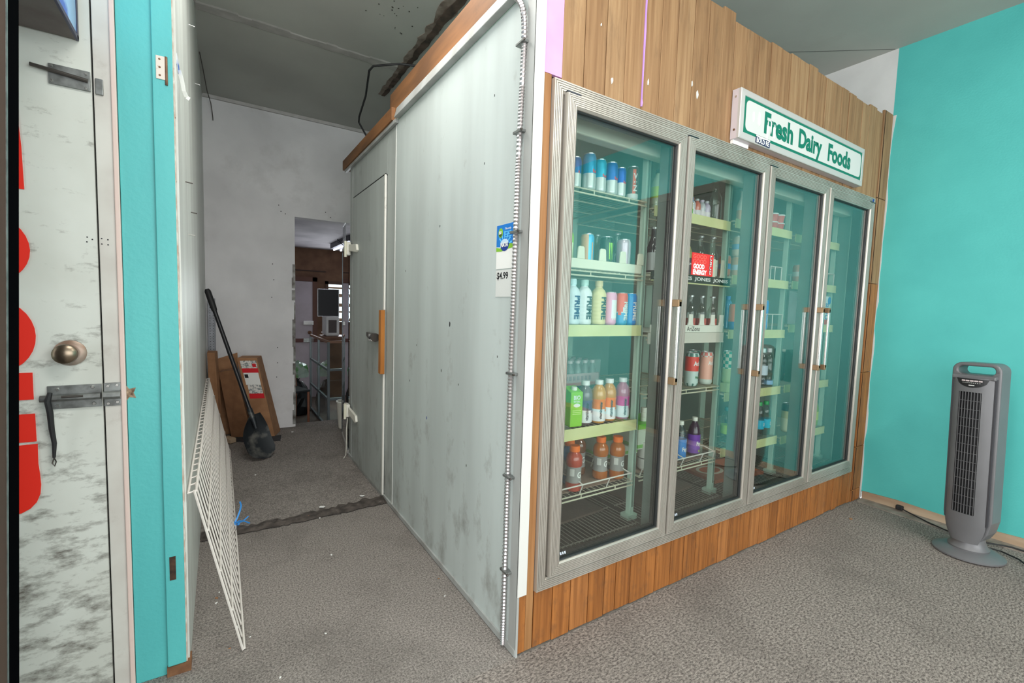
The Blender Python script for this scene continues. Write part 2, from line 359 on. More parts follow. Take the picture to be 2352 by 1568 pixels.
# teal casing: broad board + narrow proud board with bare chipped edge
struct(MB().box(-1.208, -1.116, YD-.002, YD+.045, 0.0, ZC).build('trim_4', TEAL2, bevel=.002))
cas = struct(MB().box(-1.118, -1.0645, YD-.016, YD+.045, 0.035, ZC).build('trim_5', TEAL2, bevel=.002))
mb = MB(); rnd = random.Random(11); z = .02
while z < ZC-.1:
    h = rnd.uniform(.04, .12); d = rnd.uniform(.004, .013)
    mb.box(-1.066, -1.0635+d*.3, YD-.012+d*.2, YD+.01, z, min(z+h, ZC)); z += h
mb.build('chipped_edge', M('chipped_edge_wood', (214, 204, 194), .8, var=(186, 160, 144), vscale=30), cas)
# strike cut in the narrow board
MB().box(-1.106, -1.088, YD-.0175, YD-.012, .355, .44).build('strike_mortise', M('mortise', (84, 60, 44), .9, var=(50, 36, 28), vscale=40), cas)
hg = MB(); hg.box(-1.108, -1.084, YD-.0195, YD-.0155, 2.055, 2.128)
hp = hg.build('hinge_leaf', M('hinge_painted', (226, 214, 200), .5, dirt=(140, 90, 60), dscale=40, dthr=(.6, .7)), cas, bevel=.001)
MB().tube([(-1.081, YD-.018, 2.04), (-1.081, YD-.018, 2.129)], .004, 8).build('hinge_knuckle', RUST, cas)
for z_ in (2.067, 2.092, 2.117): MB().tube([(-1.098, YD-.0205, z_), (-1.098, YD-.019, z_)], .0032, 8).build('screw', RUST, cas)
# brown scrap under the casing
struct(MB().box(-1.12, -1.05, YD-.02, YD+.04, 0.0, .034).build('trim_6', M('bare_brown_wood', (140, 98, 66), .8, var=(110, 74, 48), vscale=20)))

# door_1 : scuffed white door with lettering, knob, bolts
d1 = struct(MB().box(-2.06, -1.269, YD+.006, YD+.05, 0.012, 2.30).build('door_1', DOORW, bevel=.002))
mb = MB(); mb.box(-1.2635, -1.210, YD-.004, YD+.06, 0, 2.36); mb.box(-2.11, -1.2635, YD-.004, YD+.06, 2.305, 2.36); mb.box(-2.11, -2.065, YD-.004, YD+.06, 0, 2.305)
fr1 = mb.build('door_frame', FRAMEW, d1, bevel=.002)
MB().box(-1.222, -1.2085, YD-.012, YD-.002, 0, 2.36).build('frame_bead', M('pink_edge', (222, 200, 190), .6), d1, bevel=.003)
MB().box(-1.2695, -1.2632, YD+.02, YD+.055, 0, 2.30).build('door_gap', M('gap_black', (18, 16, 22), .9), d1)
# knob with rose
mb = MB(); k = [(0.0, 0), (.036, 0), (.036, .004), (.027, .008), (.026, .010)]
def rotY(pts): return [(x, -z, y) for x, y, z in pts]
t = MB().lathe([(.040, 0), (.040, .004), (.032, .009), (.024, .010)], 28); t.v = rotY(t.v)
rose = t.build('knob_rose', M('worn_rose', (170, 164, 154), .4, .4, var=(140, 96, 66), vscale=9), d1, True, loc=(-1.343, YD+.006, 1.165))
t = MB().lathe([(.012, .008), (.013, .018), (.026, .024), (.0305, .034), (.029, .044), (.02, .051), (.004, .053)], 28); t.v = rotY(t.v)
t.build('door_knob', OLDBRASS, d1, True, loc=(-1.348, YD+.006, 1.165))
# upper slide bolt
b = MB().box(-1.365, -1.2715, YD-.001, YD+.006, 1.975, 2.033).build('bolt_plate', STEEL, d1, bevel=.001)
MB().tube([(-1.402, YD-.006, 2.016), (-1.360, YD-.006, 2.012), (-1.276, YD-.006, 2.003)], .0055, 10).build('bolt_rod', STEELD, b)
for x_, z_ in ((-1.358, 2.027), (-1.281, 2.024), (-1.358, 1.984), (-1.281, 1.981)): MB().lathe([(.0045, -.0), (.003, .003)], 10, (0, 0, 0)).build('screw', CHROME, b, loc=(x_, YD-.001, z_)).rotation_euler = (PI/2, 0, 0)
MB().box(-1.259, -1.240, YD-.010, YD-.004, 1.968, 2.016).build('bolt_keeper', STEEL, d1, bevel=.002)
# lower heavy bolt
b = MB().box(-1.398, -1.2715, YD-.001, YD+.006, .990, 1.063).build('bolt_plate', STEEL, d1, bevel=.001)
MB().tube([(-1.412, YD-.010, 1.026), (-1.272, YD-.010, 1.026)], .0105, 12).build('bolt_rod', STEEL, b)
MB().tube([(-1.362, YD-.019, 1.030), (-1.312, YD-.019, 1.030)], .004, 8).build('bolt_slot', STEELD, b)
for x_, z_ in ((-1.375, 1.052), (-1.292, 1.055), (-1.375, 1.000), (-1.290, 1.001)): MB().lathe([(.006, 0), (.004, .004)], 10).build('screw', CHROME, b, loc=(x_, YD-.001, z_)).rotation_euler = (PI/2, 0, 0)
kb = MB().box(-1.2645, -1.219, YD-.008, YD-.004, .990, 1.066).build('bolt_keeper', STEEL, d1, bevel=.001)
MB().tube([(-1.2645, YD-.016, 1.027), (-1.222, YD-.016, 1.027)], .013, 12).build('keeper_sleeve', STEEL, kb)
for x_, z_ in ((-1.254, 1.056), (-1.231, 1.058), (-1.254, .999), (-1.231, 1.002)): MB().lathe([(.0055, 0), (.004, .004)], 10).build('screw', CHROME, kb, loc=(x_, YD-.008, z_)).rotation_euler = (PI/2, 0, 0)
# splintered hole in the casing beside the keeper
mb = MB(); cx_, cz_ = -1.208, 1.028; pp = []
for k in range(12):
    a = 2*PI*k/12; rr = (.034 if k % 2 else .022)*(1.15 if abs(a) < 1 or a > 5.3 else .8); pp.append((cx_+rr*.7*math.cos(a), cz_+rr*.9*math.sin(a)))
mb.prism(pp, lambda u, v, d: (u, d, v), YD-.0035, YD-.001)
struct(mb.build('trim_7', M('splintered_wood', (190, 166, 140), .9, var=(96, 72, 54), vscale=60)))
# black cord loop hanging on the bolt
crd = MB().tube([(-1.386, YD-.024, 1.046), (-1.392, YD-.026, 1.02), (-1.388, YD-.024, .985), (-1.388, YD-.014, .93), (-1.384, YD-.012, .885), (-1.386, YD-.012, .84)], [.006, .008, .008, .007, .006, .004], 8).build('cord_loop', BLACKR, None, True)
tag(crd, 'short black fabric strap hanging from the lower door bolt', 'strap')
MB().tube([(-1.386, YD-.012, .84), (-1.382, YD-.010, .826), (-1.386, YD-.010, .812), (-1.391, YD-.010, .822), (-1.386, YD-.011, .84)], .002, 6).build('clasp', STEELD, crd)
# screw holes
mb = MB()
for x_, z_ in ((-1.293, 1.53), (-1.294, 1.515), (-1.281, 1.524)): mb.tube([(x_, YD+.0055, z_), (x_, YD+.007, z_)], .0022, 8)
mb.build('screw_holes', INK, d1)
mb = MB()
for x_, z_ in ((-1.257, 1.528), (-1.242, 1.526), (-1.257, 1.511), (-1.242, 1.51)): mb.tube([(x_, YD-.0048, z_), (x_, YD-.003, z_)], .0022, 8)
mb.build('screw_holes', INK, d1)
# red lettering, stacked
def fr_(u, v, d): return (u, d, v)
def letter(polys):
    m_ = MB()
    for p in polys: m_.prism(p, fr_, YD+.0035, YD+.0062)
    return m_.build('lettering', RED, d1)
def arc(cx, cz, rx, rz, a0, a1, t, n=16):
    o = [(cx+rx*math.cos(a0+(a1-a0)*k/n), cz+rz*math.sin(a0+(a1-a0)*k/n)) for k in range(n+1)]
    i = [(cx+(rx-t)*math.cos(a0+(a1-a0)*k/n), cz+(rz-t)*math.sin(a0+(a1-a0)*k/n)) for k in range(n+1)]
    return [[o[k], o[k+1], i[k+1], i[k]] for k in range(n)]
letter([[(-1.52, 1.655), (-1.428, 1.655), (-1.430, 1.78), (-1.436, 1.885), (-1.52, 1.885)]])
letter(arc(-1.50, 1.477, .078, .095, 0, 2*PI, .05, 28))
letter(arc(-1.50, 1.219, .082, .107, 0, 2*PI, .055, 28))
letter([[(-1.55, 1.024), (-1.429, 1.024), (-1.429, 1.107), (-1.55, 1.107)], [(-1.55, .893), (-1.427, .893), (-1.4275, .980), (-1.55, .980)], [(-1.55, .893), (-1.50, .893), (-1.50, 1.107), (-1.55, 1.107)]])
letter([[(-1.56, .883), (-1.425, .885), (-1.4255, .822), (-1.423, .79), (-1.4215, .755), (-1.424, .725), (-1.433, .70), (-1.447, .683), (-1.467, .672), (-1.56, .668)]])

# projecting sign box high on the door (grey underside, blue printed side)
sb = empty('projecting_display_box', (-1.40, .43, 2.118)); tag(sb, 'dark framed display box with blue side panel high on the white door', 'display box')
o = MB().box(-.12, .102, -.255, .14, 0, .55).build('box_shell', M('display_grey', (104, 96, 92), .5, var=(84, 70, 66), vscale=8), sb, bevel=.003)
MB().box(.1015, .104, -.255, .125, .012, .545).build('printed_side', M('blue_print', (40, 96, 190), .35, var=(150, 196, 236), vscale=14, contrast=(.45, .6)), sb)
mb = MB(); mb.box(.0995, .106, -.257, .142, -.001, .012); mb.box(.0995, .106, .125, .142, 0, .55)
mb.build('edge_trim', M('blue_black_edge', (34, 34, 70), .4), sb)

# unseen fluorescent fittings of the shop; the first two are added to brighten the corridor
TUBE = M('shop_lit_tube', (255, 255, 255), .4, emit=(255, 250, 240), estr=6)
def fitting(label, x, y, power=38, rz=0):
    f = empty('ceiling_light', (x, y, ZC), rz); tag(f, label, 'lamp', 'shop ceiling lights')
    MB().box(-.49, .49, -.09, .09, -.07, 0).build('housing', WHITE, f)
    for s_ in (-1, 1): MB().tube([(-.46, s_*.05, -.088), (.46, s_*.05, -.088)], .013, 8).build('tube', TUBE, f)
    l = bpy.data.lights.new('tube_light', 'AREA'); l.shape = 'RECTANGLE'; l.size = .92; l.size_y = .16; l.energy = power; l.color = (1, .97, .93)
    lo = bpy.data.objects.new('tube_light', l); COL.objects.link(lo); lo.parent = f; lo.location = (0, 0, -.11)
fitting('added twin tube fill light above the viewer', -.50, -.95, 26)
fitting('added twin tube fill light across the mouth of the corridor', -.55, .72, 24)
fitting('twin tube ceiling light behind the viewer near the teal wall', 1.5, -2.3)

# ================================================================== back wall of the corridor with doorway
DX0, DX1, DZ = -.272, .62, 2.223
mb = MB(); mb.box(-1.2, DX0, YB, YB+.13, 0, ZC); mb.box(DX1, W, YB, YB+.13, 0, ZC); mb.box(DX0, DX1, YB, YB+.13, DZ, ZC)
wb = struct(mb.build('wall_back', PLASTER))
mb = MB(); rnd = random.Random(2)     # exposed corner bead and broken plaster along the doorway edge
z = .03
while z < 1.62:
    h = rnd.uniform(.05, .16); d = rnd.uniform(.004, .03)
    mb.box(DX0-d, DX0+.003, YB-.004, YB+.12, z, z+h); z += h + rnd.choice((0, 0, .02))
mb.build('corner_bead', M('bare_corner_bead', (150, 150, 146), .5, .3, var=(84, 78, 72), vscale=14), wb)
for x_, z_ in ((-.42, 2.32), (-.40, 2.26), (-.36, 2.24), (.03, 2.31), (.08, 2.26), (-.48, 1.72), (-.47, 1.56), (-.49, 1.38), (-.44, .86), (-.44, .70), (-.45, .55)):
    MB().tube([(x_, YB-.004, z_), (x_, YB+.01, z_)], .005, 8).build('nail_hole', INK, wb)
struct(MB().box(DX0, DX1, YB, 4.06, -.32, -.02).build('trim_8', M('threshold_wood', (104, 84, 70), .8, var=(70, 54, 44), vscale=9)))
# back room shell
struct(MB().box(-.95, -.9, 4.05, 7.2, -.3, 2.3).build('wall_back_room_left', PLASTER))
struct(MB().box(2.2, 2.25, 4.05, 7.2, -.3, 2.3).build('wall_back_room_right', PLASTER))
BROWN = M('brown_panel_wall', (120, 88, 64), .7, var=(98, 68, 48), vscale=6)
mb = MB(); YF = 7.1
wx0, wx1, wz0, wz1 = .66, 1.5, 1.0, 1.66
mb.box(-.95, wx0, YF, YF+.08, -.3, 2.3); mb.box(wx1, 2.25, YF, YF+.08, -.3, 2.3); mb.box(wx0, wx1, YF, YF+.08, -.3, wz0); mb.box(wx0, wx1, YF, YF+.08, wz1, 2.3)
struct(mb.build('wall_far', BROWN))
wn = struct(empty('window_1', (wx0, YF, wz0)))
mb = MB(); mb.box(-.05, 0, -.03, .06, -.05, .71); mb.box(.84, .89, -.03, .06, -.05, .71); mb.box(-.05, .89, -.03, .06, .66, .71); mb.box(-.05, .89, -.03, .06, -.05, 0)
mb.build('window_frame', M('brown_frame', (84, 58, 42), .6), wn)
for k, (z_, h_) in enumerate(((.60, .03), (.47, .055), (.30, .06), (.18, .03), (.04, .05))):
    MB().box(0, .84, .0, .02, z_-h_*.5, z_+h_*.5).build('slat', M('window_slat', (186, 150, 118), .6), wn)
MB().box(0, .84, .03, .034, 0, .66).build('pane', GLASSC, wn)
d3 = struct(MB().box(-.28, .40, YF-.05, YF-.004, -.3, 1.685).build('door_3', M('back_door_paint', (190, 180, 186), .6, var=(174, 164, 168), vscale=4)))
mb = MB(); mb.box(.40, .475, YF-.06, YF, -.3, 1.76); mb.box(-.36, .475, YF-.06, YF, 1.69, 1.76); mb.box(-.36, -.28, YF-.06, YF, -.3, 1.69)
mb.build('door_frame', M('door3_frame', (96, 62, 48), .6), d3)
MB().box(-.28, .26, YF-.075, YF-.05, .655, .715).build('crash_bar', M('maroon_bar', (96, 52, 46), .5), d3)
for z_ in (.985, .69): MB().box(.25, .41, YF-.09, YF-.05, z_-.035, z_+.035).build('bolt_plate', CHROME, d3, bevel=.004)
MB().lathe([(.012, 0), (.03, .02), (.03, .045), (.01, .055)], 14).build('door_knob', RUST, d3, True, loc=(.35, YF-.05, .82)).rotation_euler = (PI/2, 0, 0)
struct(MB().box(-.1, .62, YF-.012, YF-.002, 1.86, 1.88).build('trim_9', M('dark_batten', (62, 44, 34), .7)))

# ================================================================== WALK-IN COOLER
cooler = empty('walk_in_cooler', (0, 0, 0)); tag(cooler, 'walk-in cooler with grey panel side, wood plank front and four glass doors', 'cooler')
YE = 2.69; ZT = 2.48
# body shell
mb = MB(); mb.box(0, .08, .012, 1.675, 0, ZT)
MB().box(0, .08, .012, 1.500, 0.0, ZT).build('side_panel', COOLP, cooler, bevel=.002)
MB().box(0.001, .08, 1.5015, 1.672, 0.0, ZT).build('side_panel', COOLD, cooler, bevel=.002)
MB().box(0.001, .08, 1.672, 2.525, 2.203, ZT).build('side_panel', COOLD, cooler, bevel=.002)
MB().box(0.001, .08, 2.525, YE, 0.0, ZT).build('side_panel', COOLD, cooler, bevel=.002)
MB().box(-.0035, .002, 1.496, 1.5015, .02, ZT-.02).build('seam_strip', WHITE, cooler)
MB().box(-.002, .002, 2.6, 2.612, .0, ZT).build('seam_strip', COOLT, cooler)
MB().box(.08, W-.005, YE-.08, YE, 0, ZT).build('back_panel', COOLIN, cooler)
MB().box(W-.075, W-.005, .10, YE-.08, 0, ZT).build('side_panel', COOLIN, cooler)
MB().box(.0, W-.005, .012, YE, ZT, ZT+.03).build('roof_panel', COOLIN, cooler)
MB().box(.08, W-.075, .10, YE-.08, 0.0, .12).build('cooler_floor', M('cooler_floor', (92, 82, 76), .8, var=(66, 58, 54), vscale=6), cooler)
mb = MB(); mb.box(0.001, .118, .012, .10, 0, ZT); mb.box(2.842, W-.005, .012, .10, 0, ZT); mb.box(.118, 2.842, .012, .10, 0, .285); mb.box(.118, 2.842, .012, .10, 2.145, ZT)
mb.box(0.02, W-.005, .012, .04, ZT, 2.70)
mb.build('front_panel', GROOVE, cooler)
# liner of the front, seen from inside
mb = MB(); mb.box(.08, .12, .1005, .104, .12, 2.45); mb.box(.118, 2.842, .1005, .104, .12, .286); mb.box(.118, 2.842, .1005, .104, 2.144, ZT); mb.box(2.84, W-.075, .1005, .104, .12, ZT)
mb.build('front_liner', COOLIN, cooler)
# grey corner angle, white corner strip, pink board
mb = MB(); mb.box(-.004, 0, 0.0, .05, 0, 2.62); mb.box(-.004, .006, -.003, .001, 0, 2.62)
mb.build('corner_angle', COOLT, cooler)
MB().box(-.004, .038, -.007, .001, .245, 2.9).build('corner_strip', WHITE, cooler, bevel=.0015)
MB().box(.038, .118, -.002, .012, 2.192, 2.9).build('pink_board', PINK, cooler)
MB().box(.040, .074, -.001, .012, 0.01, 2.192).build('plank', M('edge_plank_wood', (160, 116, 74), .55, var=(136, 94, 56), vscale=30, vstretch=(1.6, 1.6, .07), detail=8, spec=.3), cooler, bevel=.0015)
MB().box(.0065, .039, -.001, .012, 0.01, .245).build('plank', PLANKL[1], cooler, bevel=.0015)
# upper planks
bx = [.119, .225, .335, .438, .542, .647, .75, .859, .965, 1.069, 1.165, 1.27, 1.377, 1.489, 1.596, 1.689, 1.783, 1.892, 1.99, 2.098, 2.21, 2.307, 2.405, 2.508, 2.606, 2.716, 2.83, 2.938]
rnd = random.Random(21)
for i, (a, b) in enumerate(zip(bx[:-1], bx[1:])):
    g = (.0032, .0042, .0028)[i % 3] if i not in (21,) else .006
    zt = 2.768 + rnd.uniform(-.012, .012) + (.02 if i < 10 else 0)
    a2 = a+g*.5+(.006 if i == 22 else 0)
    y = rnd.uniform(-.0015, .0015)
    zb = 2.176 if b < 2.84 else (2.176 if a < 2.84 else 2.20)
    o = MB().box(a2, b-g*.5, y, .012, zb, zt).build('plank', PLANK[rnd.randrange(3)], cooler, bevel=.0018)
# purple dribble along a groove
mb = MB(); z = 2.20
pr = [(2.20, .004), (2.215, .010), (2.23, .003), (2.30, .004), (2.42, .006), (2.50, .008), (2.56, .005), (2.66, .006), (2.78, .005)]
for (z0, w0), (z1, w1) in zip(pr[:-1], pr[1:]): mb.hexa([(.541-w0*.3, -.0035, z0), (.541+w0*.7, -.0035, z0), (.541+w0*.7, .004, z0), (.541-w0*.3, .004, z0), (.541-w1*.3, -.0035, z1), (.541+w1*.7, -.0035, z1), (.541+w1*.7, .004, z1), (.541-w1*.3, .004, z1)])
mb.build('purple_paint_drip', PURPLE, cooler)
# torn white spots in the planks
rnd = random.Random(8)
for x_, z_, s_ in ((.37, 2.255, .012), (.575, 2.305, .010), (.90, 2.345, .014), (.86, 2.38, .009), (.30, 2.44, .005)):
    pp = [(x_+s_*rnd.uniform(.5, 1.2)*.6*math.cos(2*PI*k/9), z_+s_*rnd.uniform(.5, 1.3)*1.2*math.sin(2*PI*k/9)) for k in range(9)]
    MB().prism(pp, fr_, -.0026, .001).build('chipped_spot', WHITE, cooler)
# lower planks
x = .0775; rnd = random.Random(31)
while x < 2.93:
    wd = rnd.choice((.094, .100, .104, .11, .07)); x2 = min(x+wd, 2.935)
    y = rnd.uniform(-.0015, .001)
    MB().box(x+.0021, x2-.0021, y, .012, 0.004+rnd.uniform(0, .006), .252).build('plank', PLANKL[rnd.randrange(3)], cooler, bevel=.0018)
    x = x2
# right hand post, in butted lengths
for z0, z1, m_ in ((0.0, .085, 0), (.088, .41, 1), (.413, .96, 0), (.963, 1.60, 2), (1.603, 2.196, 0), (2.20, 2.795, 1)):
    MB().box(2.945, 3.092, -.004, .012, z0, z1).build('post_block', (PLANKL if z1 < 2.0 else PLANK)[m_], cooler, bevel=.003)
    MB().box(2.958, 2.962, -.0065, -.002, z0+.003, z1-.003).build('post_bead', GROOVE, cooler)
# side beams with grey trim
MB().box(-.010, .06, .03, 1.60, 2.536, 2.675).build('beam', BEAMW, cooler, bevel=.003)
MB().hexa([(-.034, .06, 2.482), (0, .06, 2.482), (0, 1.45, 2.482), (-.034, 1.45, 2.482), (-.018, .06, 2.545), (0, .06, 2.545), (0, 1.45, 2.545), (-.018, 1.45, 2.545)]).build('beam_cove', COOLT, cooler, bevel=.004)
MB().box(-.032, .05, 1.5, 2.83, 2.485, 2.565).build('beam', BEAMW, cooler, bevel=.003)
MB().hexa([(-.022, 1.46, 2.462), (0, 1.46, 2.462), (0, 2.80, 2.462), (-.022, 2.80, 2.462), (-.022, 1.46, 2.486), (0, 1.46, 2.486), (0, 2.80, 2.486), (-.022, 2.80, 2.486)]).build('beam_cove', COOLT, cooler, bevel=.003)
MB().box(.02, .10, 1.62, 1.70, 2.52, 2.70).build('junction_box', BLACK, cooler)
# base strip of the side
MB().box(-.008, .001, .0, YE, 0.004, .03).build('base_strip', COOLT, cooler)
# insulated side door
sd = MB().box(-.014, .08, 1.690, 2.520, .03, 2.198).build('side_door', COOLD, cooler, bevel=.003)
MB().box(-.0155, -.005, 1.672, 1.689, .03, .872).build('edge_strip', M('white_edge_strip', (228, 226, 218), .5, dirt=(120, 100, 84), dscale=14, dthr=(.62, .75), damt=.6), sd)
MB().box(-.0155, -.005, 1.672, 1.689, 1.31, 2.20).build('edge_strip', MATS['white_edge_strip'], sd)
MB().box(-.0145, -.003, 1.672, 2.522, 2.199, 2.2045).build('top_gap', GASKET, sd)
MB().box(-.040, -.012, 1.655, 1.705, .876, 1.307).build('wood_stop', ORANGEW, sd, bevel=.002)
lt = MB(); lt.box(-.062, -.014, 1.80, 1.875, 1.085, 1.135)
lt = lt.build('latch', CHROME, sd, bevel=.004)
MB().tube([(-.045, 1.76, 1.115), (-.047, 1.80, 1.12)], [.03, .026], 14).build('latch_hub', STEELD, lt)
MB().hexa([(-.060, 1.875, 1.095), (-.03, 1.875, 1.095), (-.018, 2.03, 1.108), (-.036, 2.03, 1.108), (-.060, 1.875, 1.135), (-.03, 1.875, 1.135), (-.018, 2.03, 1.138), (-.036, 2.03, 1.138)]).build('latch_lever', STEELD, lt, bevel=.003)
MB().lathe([(.011, 0), (.009, .006)], 12).build('latch_keyhole', INK, lt, loc=(-.062, 1.838, 1.11)).rotation_euler = (0, -PI/2, 0)
for z_ in (1.80, .425):
    h = MB().box(-.045, -.012, 2.60, 2.70, z_-.055, z_+.055).build('hinge', WPLAS, sd, bevel=.008)
    pp = [(2.61, z_+.035), (2.36, z_+.012), (2.34, z_-.035), (2.37, z_-.05), (2.61, z_-.02)]
    MB().prism(pp, lambda u, v, d: (d, u, v), -.033, -.014).build('hinge_strap', WPLAS, h, bevel=.004)
    MB().tube([(-.052, 2.62, z_-.07), (-.052, 2.62, z_+.06)], .012, 10).build('hinge_barrel', CREAMP, h, True)

# ------------------------------------------------------------------ aluminium surround and four glass doors
def ribs(i0, i1, n, ylo, yhi):
    out = []; st = (i1-i0)/n
    for k in range(n):
        a = i0+k*st
        out += [(a, yhi), (a+st*.62, yhi), (a+st*.68, ylo), (a+st*.95, ylo)]
    return out
for y_, z_, r_, m_ in ((.66, 1.26, .010, INK), (.93, .735, .007, NAVY), (.35, 1.95, .004, INK), (.80, 1.75, .005, INK), (1.1, 1.12, .004, STEELD), (.55, .98, .004, STEELD), (1.3, 1.55, .005, STEELD), (.28, 2.20, .004, INK), (.75, 1.02, .006, STEELD), (1.2, .9, .005, INK), (.2, 1.15, .004, STEELD), (.45, .62, .005, STEELD)):
    MB().prism([(y_+r_*(.5+.3*math.sin(k*2.3))*math.cos(2*PI*k/7), z_+r_*1.3*math.sin(2*PI*k/7)) for k in range(7)], lambda u, v, d: (d, u, v), -.0008, .001).build('scuff_mark', m_, cooler)
FX0, FX1, FZ0, FZ1 = .076, 2.878, .246, 2.178
mb = MB(); mb.ring(FX0, FX1, FZ0, FZ1, [(0, .010), (0, -.012)] + ribs(.001, .040, 5, -.0145, -.018) + [(.040, -.018), (.046, -.012), (.046, .012)])
mb.build('surround_frame', ALU, cooler)
MB().ring(FX0, FX1, FZ0, FZ1, [(.046, .004), (.060, .004)]).build('surround_channel', CHAN, cooler)
mb = MB()
for xm in (.8205, 1.5045, 2.182): mb.box(xm-.02, xm+.02, .002, .0045, FZ0+.05, FZ1-.05)
mb.build('mullion_channel', CHAN, cooler)
MB().box(.12, 2.84, .106, .165, 2.07, 2.135).build('light_housing', M('light_cover', (200, 206, 190), .4), cooler, bevel=.006)
# mullions behind the doors
for xm in (.8205, 1.5045, 2.182):
    MB().box(xm-.028, xm+.028, .03, .10, .286, 2.144).build('mullion', M('mullion_grey', (120, 132, 126), .4), cooler, bevel=.004)
DZ0, DZ1 = .298, 2.137
doors = [(.128, .812, 'R'), (.829, 1.496, 'R'), (1.513, 2.173, 'R'), (2.191, 2.828, 'L')]
for xa, xb, hs in doors:
    fr = MB().ring(xa, xb, DZ0, DZ1, [(0, .022), (0, -.026)] + ribs(.002, .044, 6, -.029, -.032) + [(.044, -.032), (.047, -.0295), (.050, -.0265), (.050, .022), (0, .022)]).build('glass_door', ALU, cooler)
    MB().ring(xa+.049, xb-.049, DZ0+.049, DZ1-.049, [(0, -.0215), (.006, -.0185), (.008, -.014), (.008, .018)]).build('gasket', GASKET, fr)
    MB().box(xa+.052, xb-.052, -.012, -.007, DZ0+.052, DZ1-.052).build('pane', GLASSD, fr)
    xh = xb-.030 if hs == 'R' else xa+.030
    hd = MB().box(xh-.007, xh+.011, -.066, -.055, 1.035, 1.402).build('handle', CHROME, fr, bevel=.003)
    for z_ in (1.395, 1.042): MB().box(xh-.012, xh+.010, -.066, -.030, z_-.018, z_+.014).build('handle_bracket', BRASS, hd, bevel=.002)
    hx = xa+.02 if hs == 'R' else xb-.02
    MB().box(hx-.02, hx+.045, -.030, .0, DZ1+.001, DZ1+.0055).build('hinge_cap', M('hinge_cap_steel', (60, 66, 74), .3, .7), fr)
    # small maker's mark in the lower corner of the pane
    mk = MB(); mk.add([(xa+.062+.022*k*.5+dx*.009, -.0127, DZ0+.066+dz*.012) for k in range(3) for dx, dz in ((0, 1), (.8, 1), (1.1, 0), (.4, 0))], [(0, 1, 2, 3), (4, 5, 6, 7), (8, 9, 10, 11)])
    mk.build('maker_mark', M('mark_white', (206, 216, 228), .5), fr, fixn=False)
for xm, mt in ((2.845, NAVY),): MB().lathe([(.010, 0), (.008, .004)], 12).build('blue_cap', mt, cooler, loc=(2.80, -.032, 2.150)).rotation_euler = (PI/2, 0, 0)

# ------------------------------------------------------------------ lightbox sign
SX0, SX1, SZ0, SZ1, SY = 1.170, 2.566, 2.203, 2.436, -.046
sg = empty('dairy_sign', (SX0, 0, SZ0)); tag(sg, 'white lightbox sign reading Fresh Dairy Foods in green above the doors', 'sign')
def S(mb_): mb_.v = [(x-SX0, y, z-SZ0) for x, y, z in mb_.v]; return mb_
S(MB().box(SX0, SX1, SY+.012, -.0025, SZ0, SZ1)).build('sign_box', M('sign_box_side', (206, 196, 200), .45, .1), sg)
S(MB().ring(SX0, SX1, SZ0, SZ1, [(0, SY+.012), (0, SY), (.004, SY-.002), (.030, SY-.004), (.032, SY-.001)])).build('sign_frame', SIGNF, sg)
S(MB().box(SX0+.031, SX1-.031, SY-.0015, SY+.004, SZ0+.029, SZ1-.029)).build('green_border', GREEN, sg)
cxs, czs = (SX0+SX1)/2, (SZ0+SZ1)/2
S(MB().prism(rrect(SX1-SX0-.098, SZ1-SZ0-.090, .026), lambda u, v, d: (cxs+u, d, czs+v), SY-.0028, SY-.0005)).build('sign_face', SIGNW, sg)
def F(x, z): return lambda u, v: (x+u-SX0, SY-.0036, z+v-SZ0)
text('lettering', 'Fresh', .285, .108, F(1.525, 2.322), GREEN, sg, .04)
text('lettering', 'Dairy', .265, .130, F(1.862, 2.308), GREEN, sg, .04)
text('lettering', 'Foods', .300, .102, F(2.222, 2.318), GREEN, sg, .04)
rnd = random.Random(4)      # torn paper scraps stuck on the face
for x_, z_, w_, h_ in ((1.285, 2.325, .012, .05), (1.335, 2.325, .016, .075), (1.415, 2.29, .014, .12), (1.446, 2.315, .008, .07), (1.478, 2.290, .016, .085)):
    pp = [(x_+w_*.5*math.cos(2*PI*k/10)*rnd.uniform(.6, 1.2), z_+h_*.5*math.sin(2*PI*k/10)*rnd.uniform(.7, 1.1)) for k in range(10)]
    S(MB().prism(pp, fr_, SY-.0050, SY-.0030)).build('torn_paper', PAPER, sg)
S(MB().prism([(1.312, 2.236), (1.442, 2.236), (1.442, 2.206), (1.312, 2.209)], fr_, SY-.0056, SY-.004)).build('navy_sticker', M('navy_sticker', (36, 40, 84), .4), sg)
text('lettering', 'BOLD RE', .115, .024, lambda u, v: (1.376+u-SX0, SY-.0062, 2.222+v-SZ0), PAPER, sg, .03)
S(MB().prism([(1.313, 2.2385), (1.36, 2.233), (1.40, 2.2385), (1.44, 2.235), (1.44, 2.244), (1.313, 2.244)], fr_, SY-.0066, SY-.0058)).build('torn_paper', PAPER, sg)
for z_ in (2.245, 2.40): S(MB().tube([(SX0-.003, -.022, z_), (SX0+.004, -.022, z_)], .005, 10)).build('screw', RUST if z_ < 2.3 else CHROME, sg)
S(MB().box(1.176, 1.31, -.016, -.0022, 2.184, 2.2028)).build('mount_bracket', PAPER, sg)

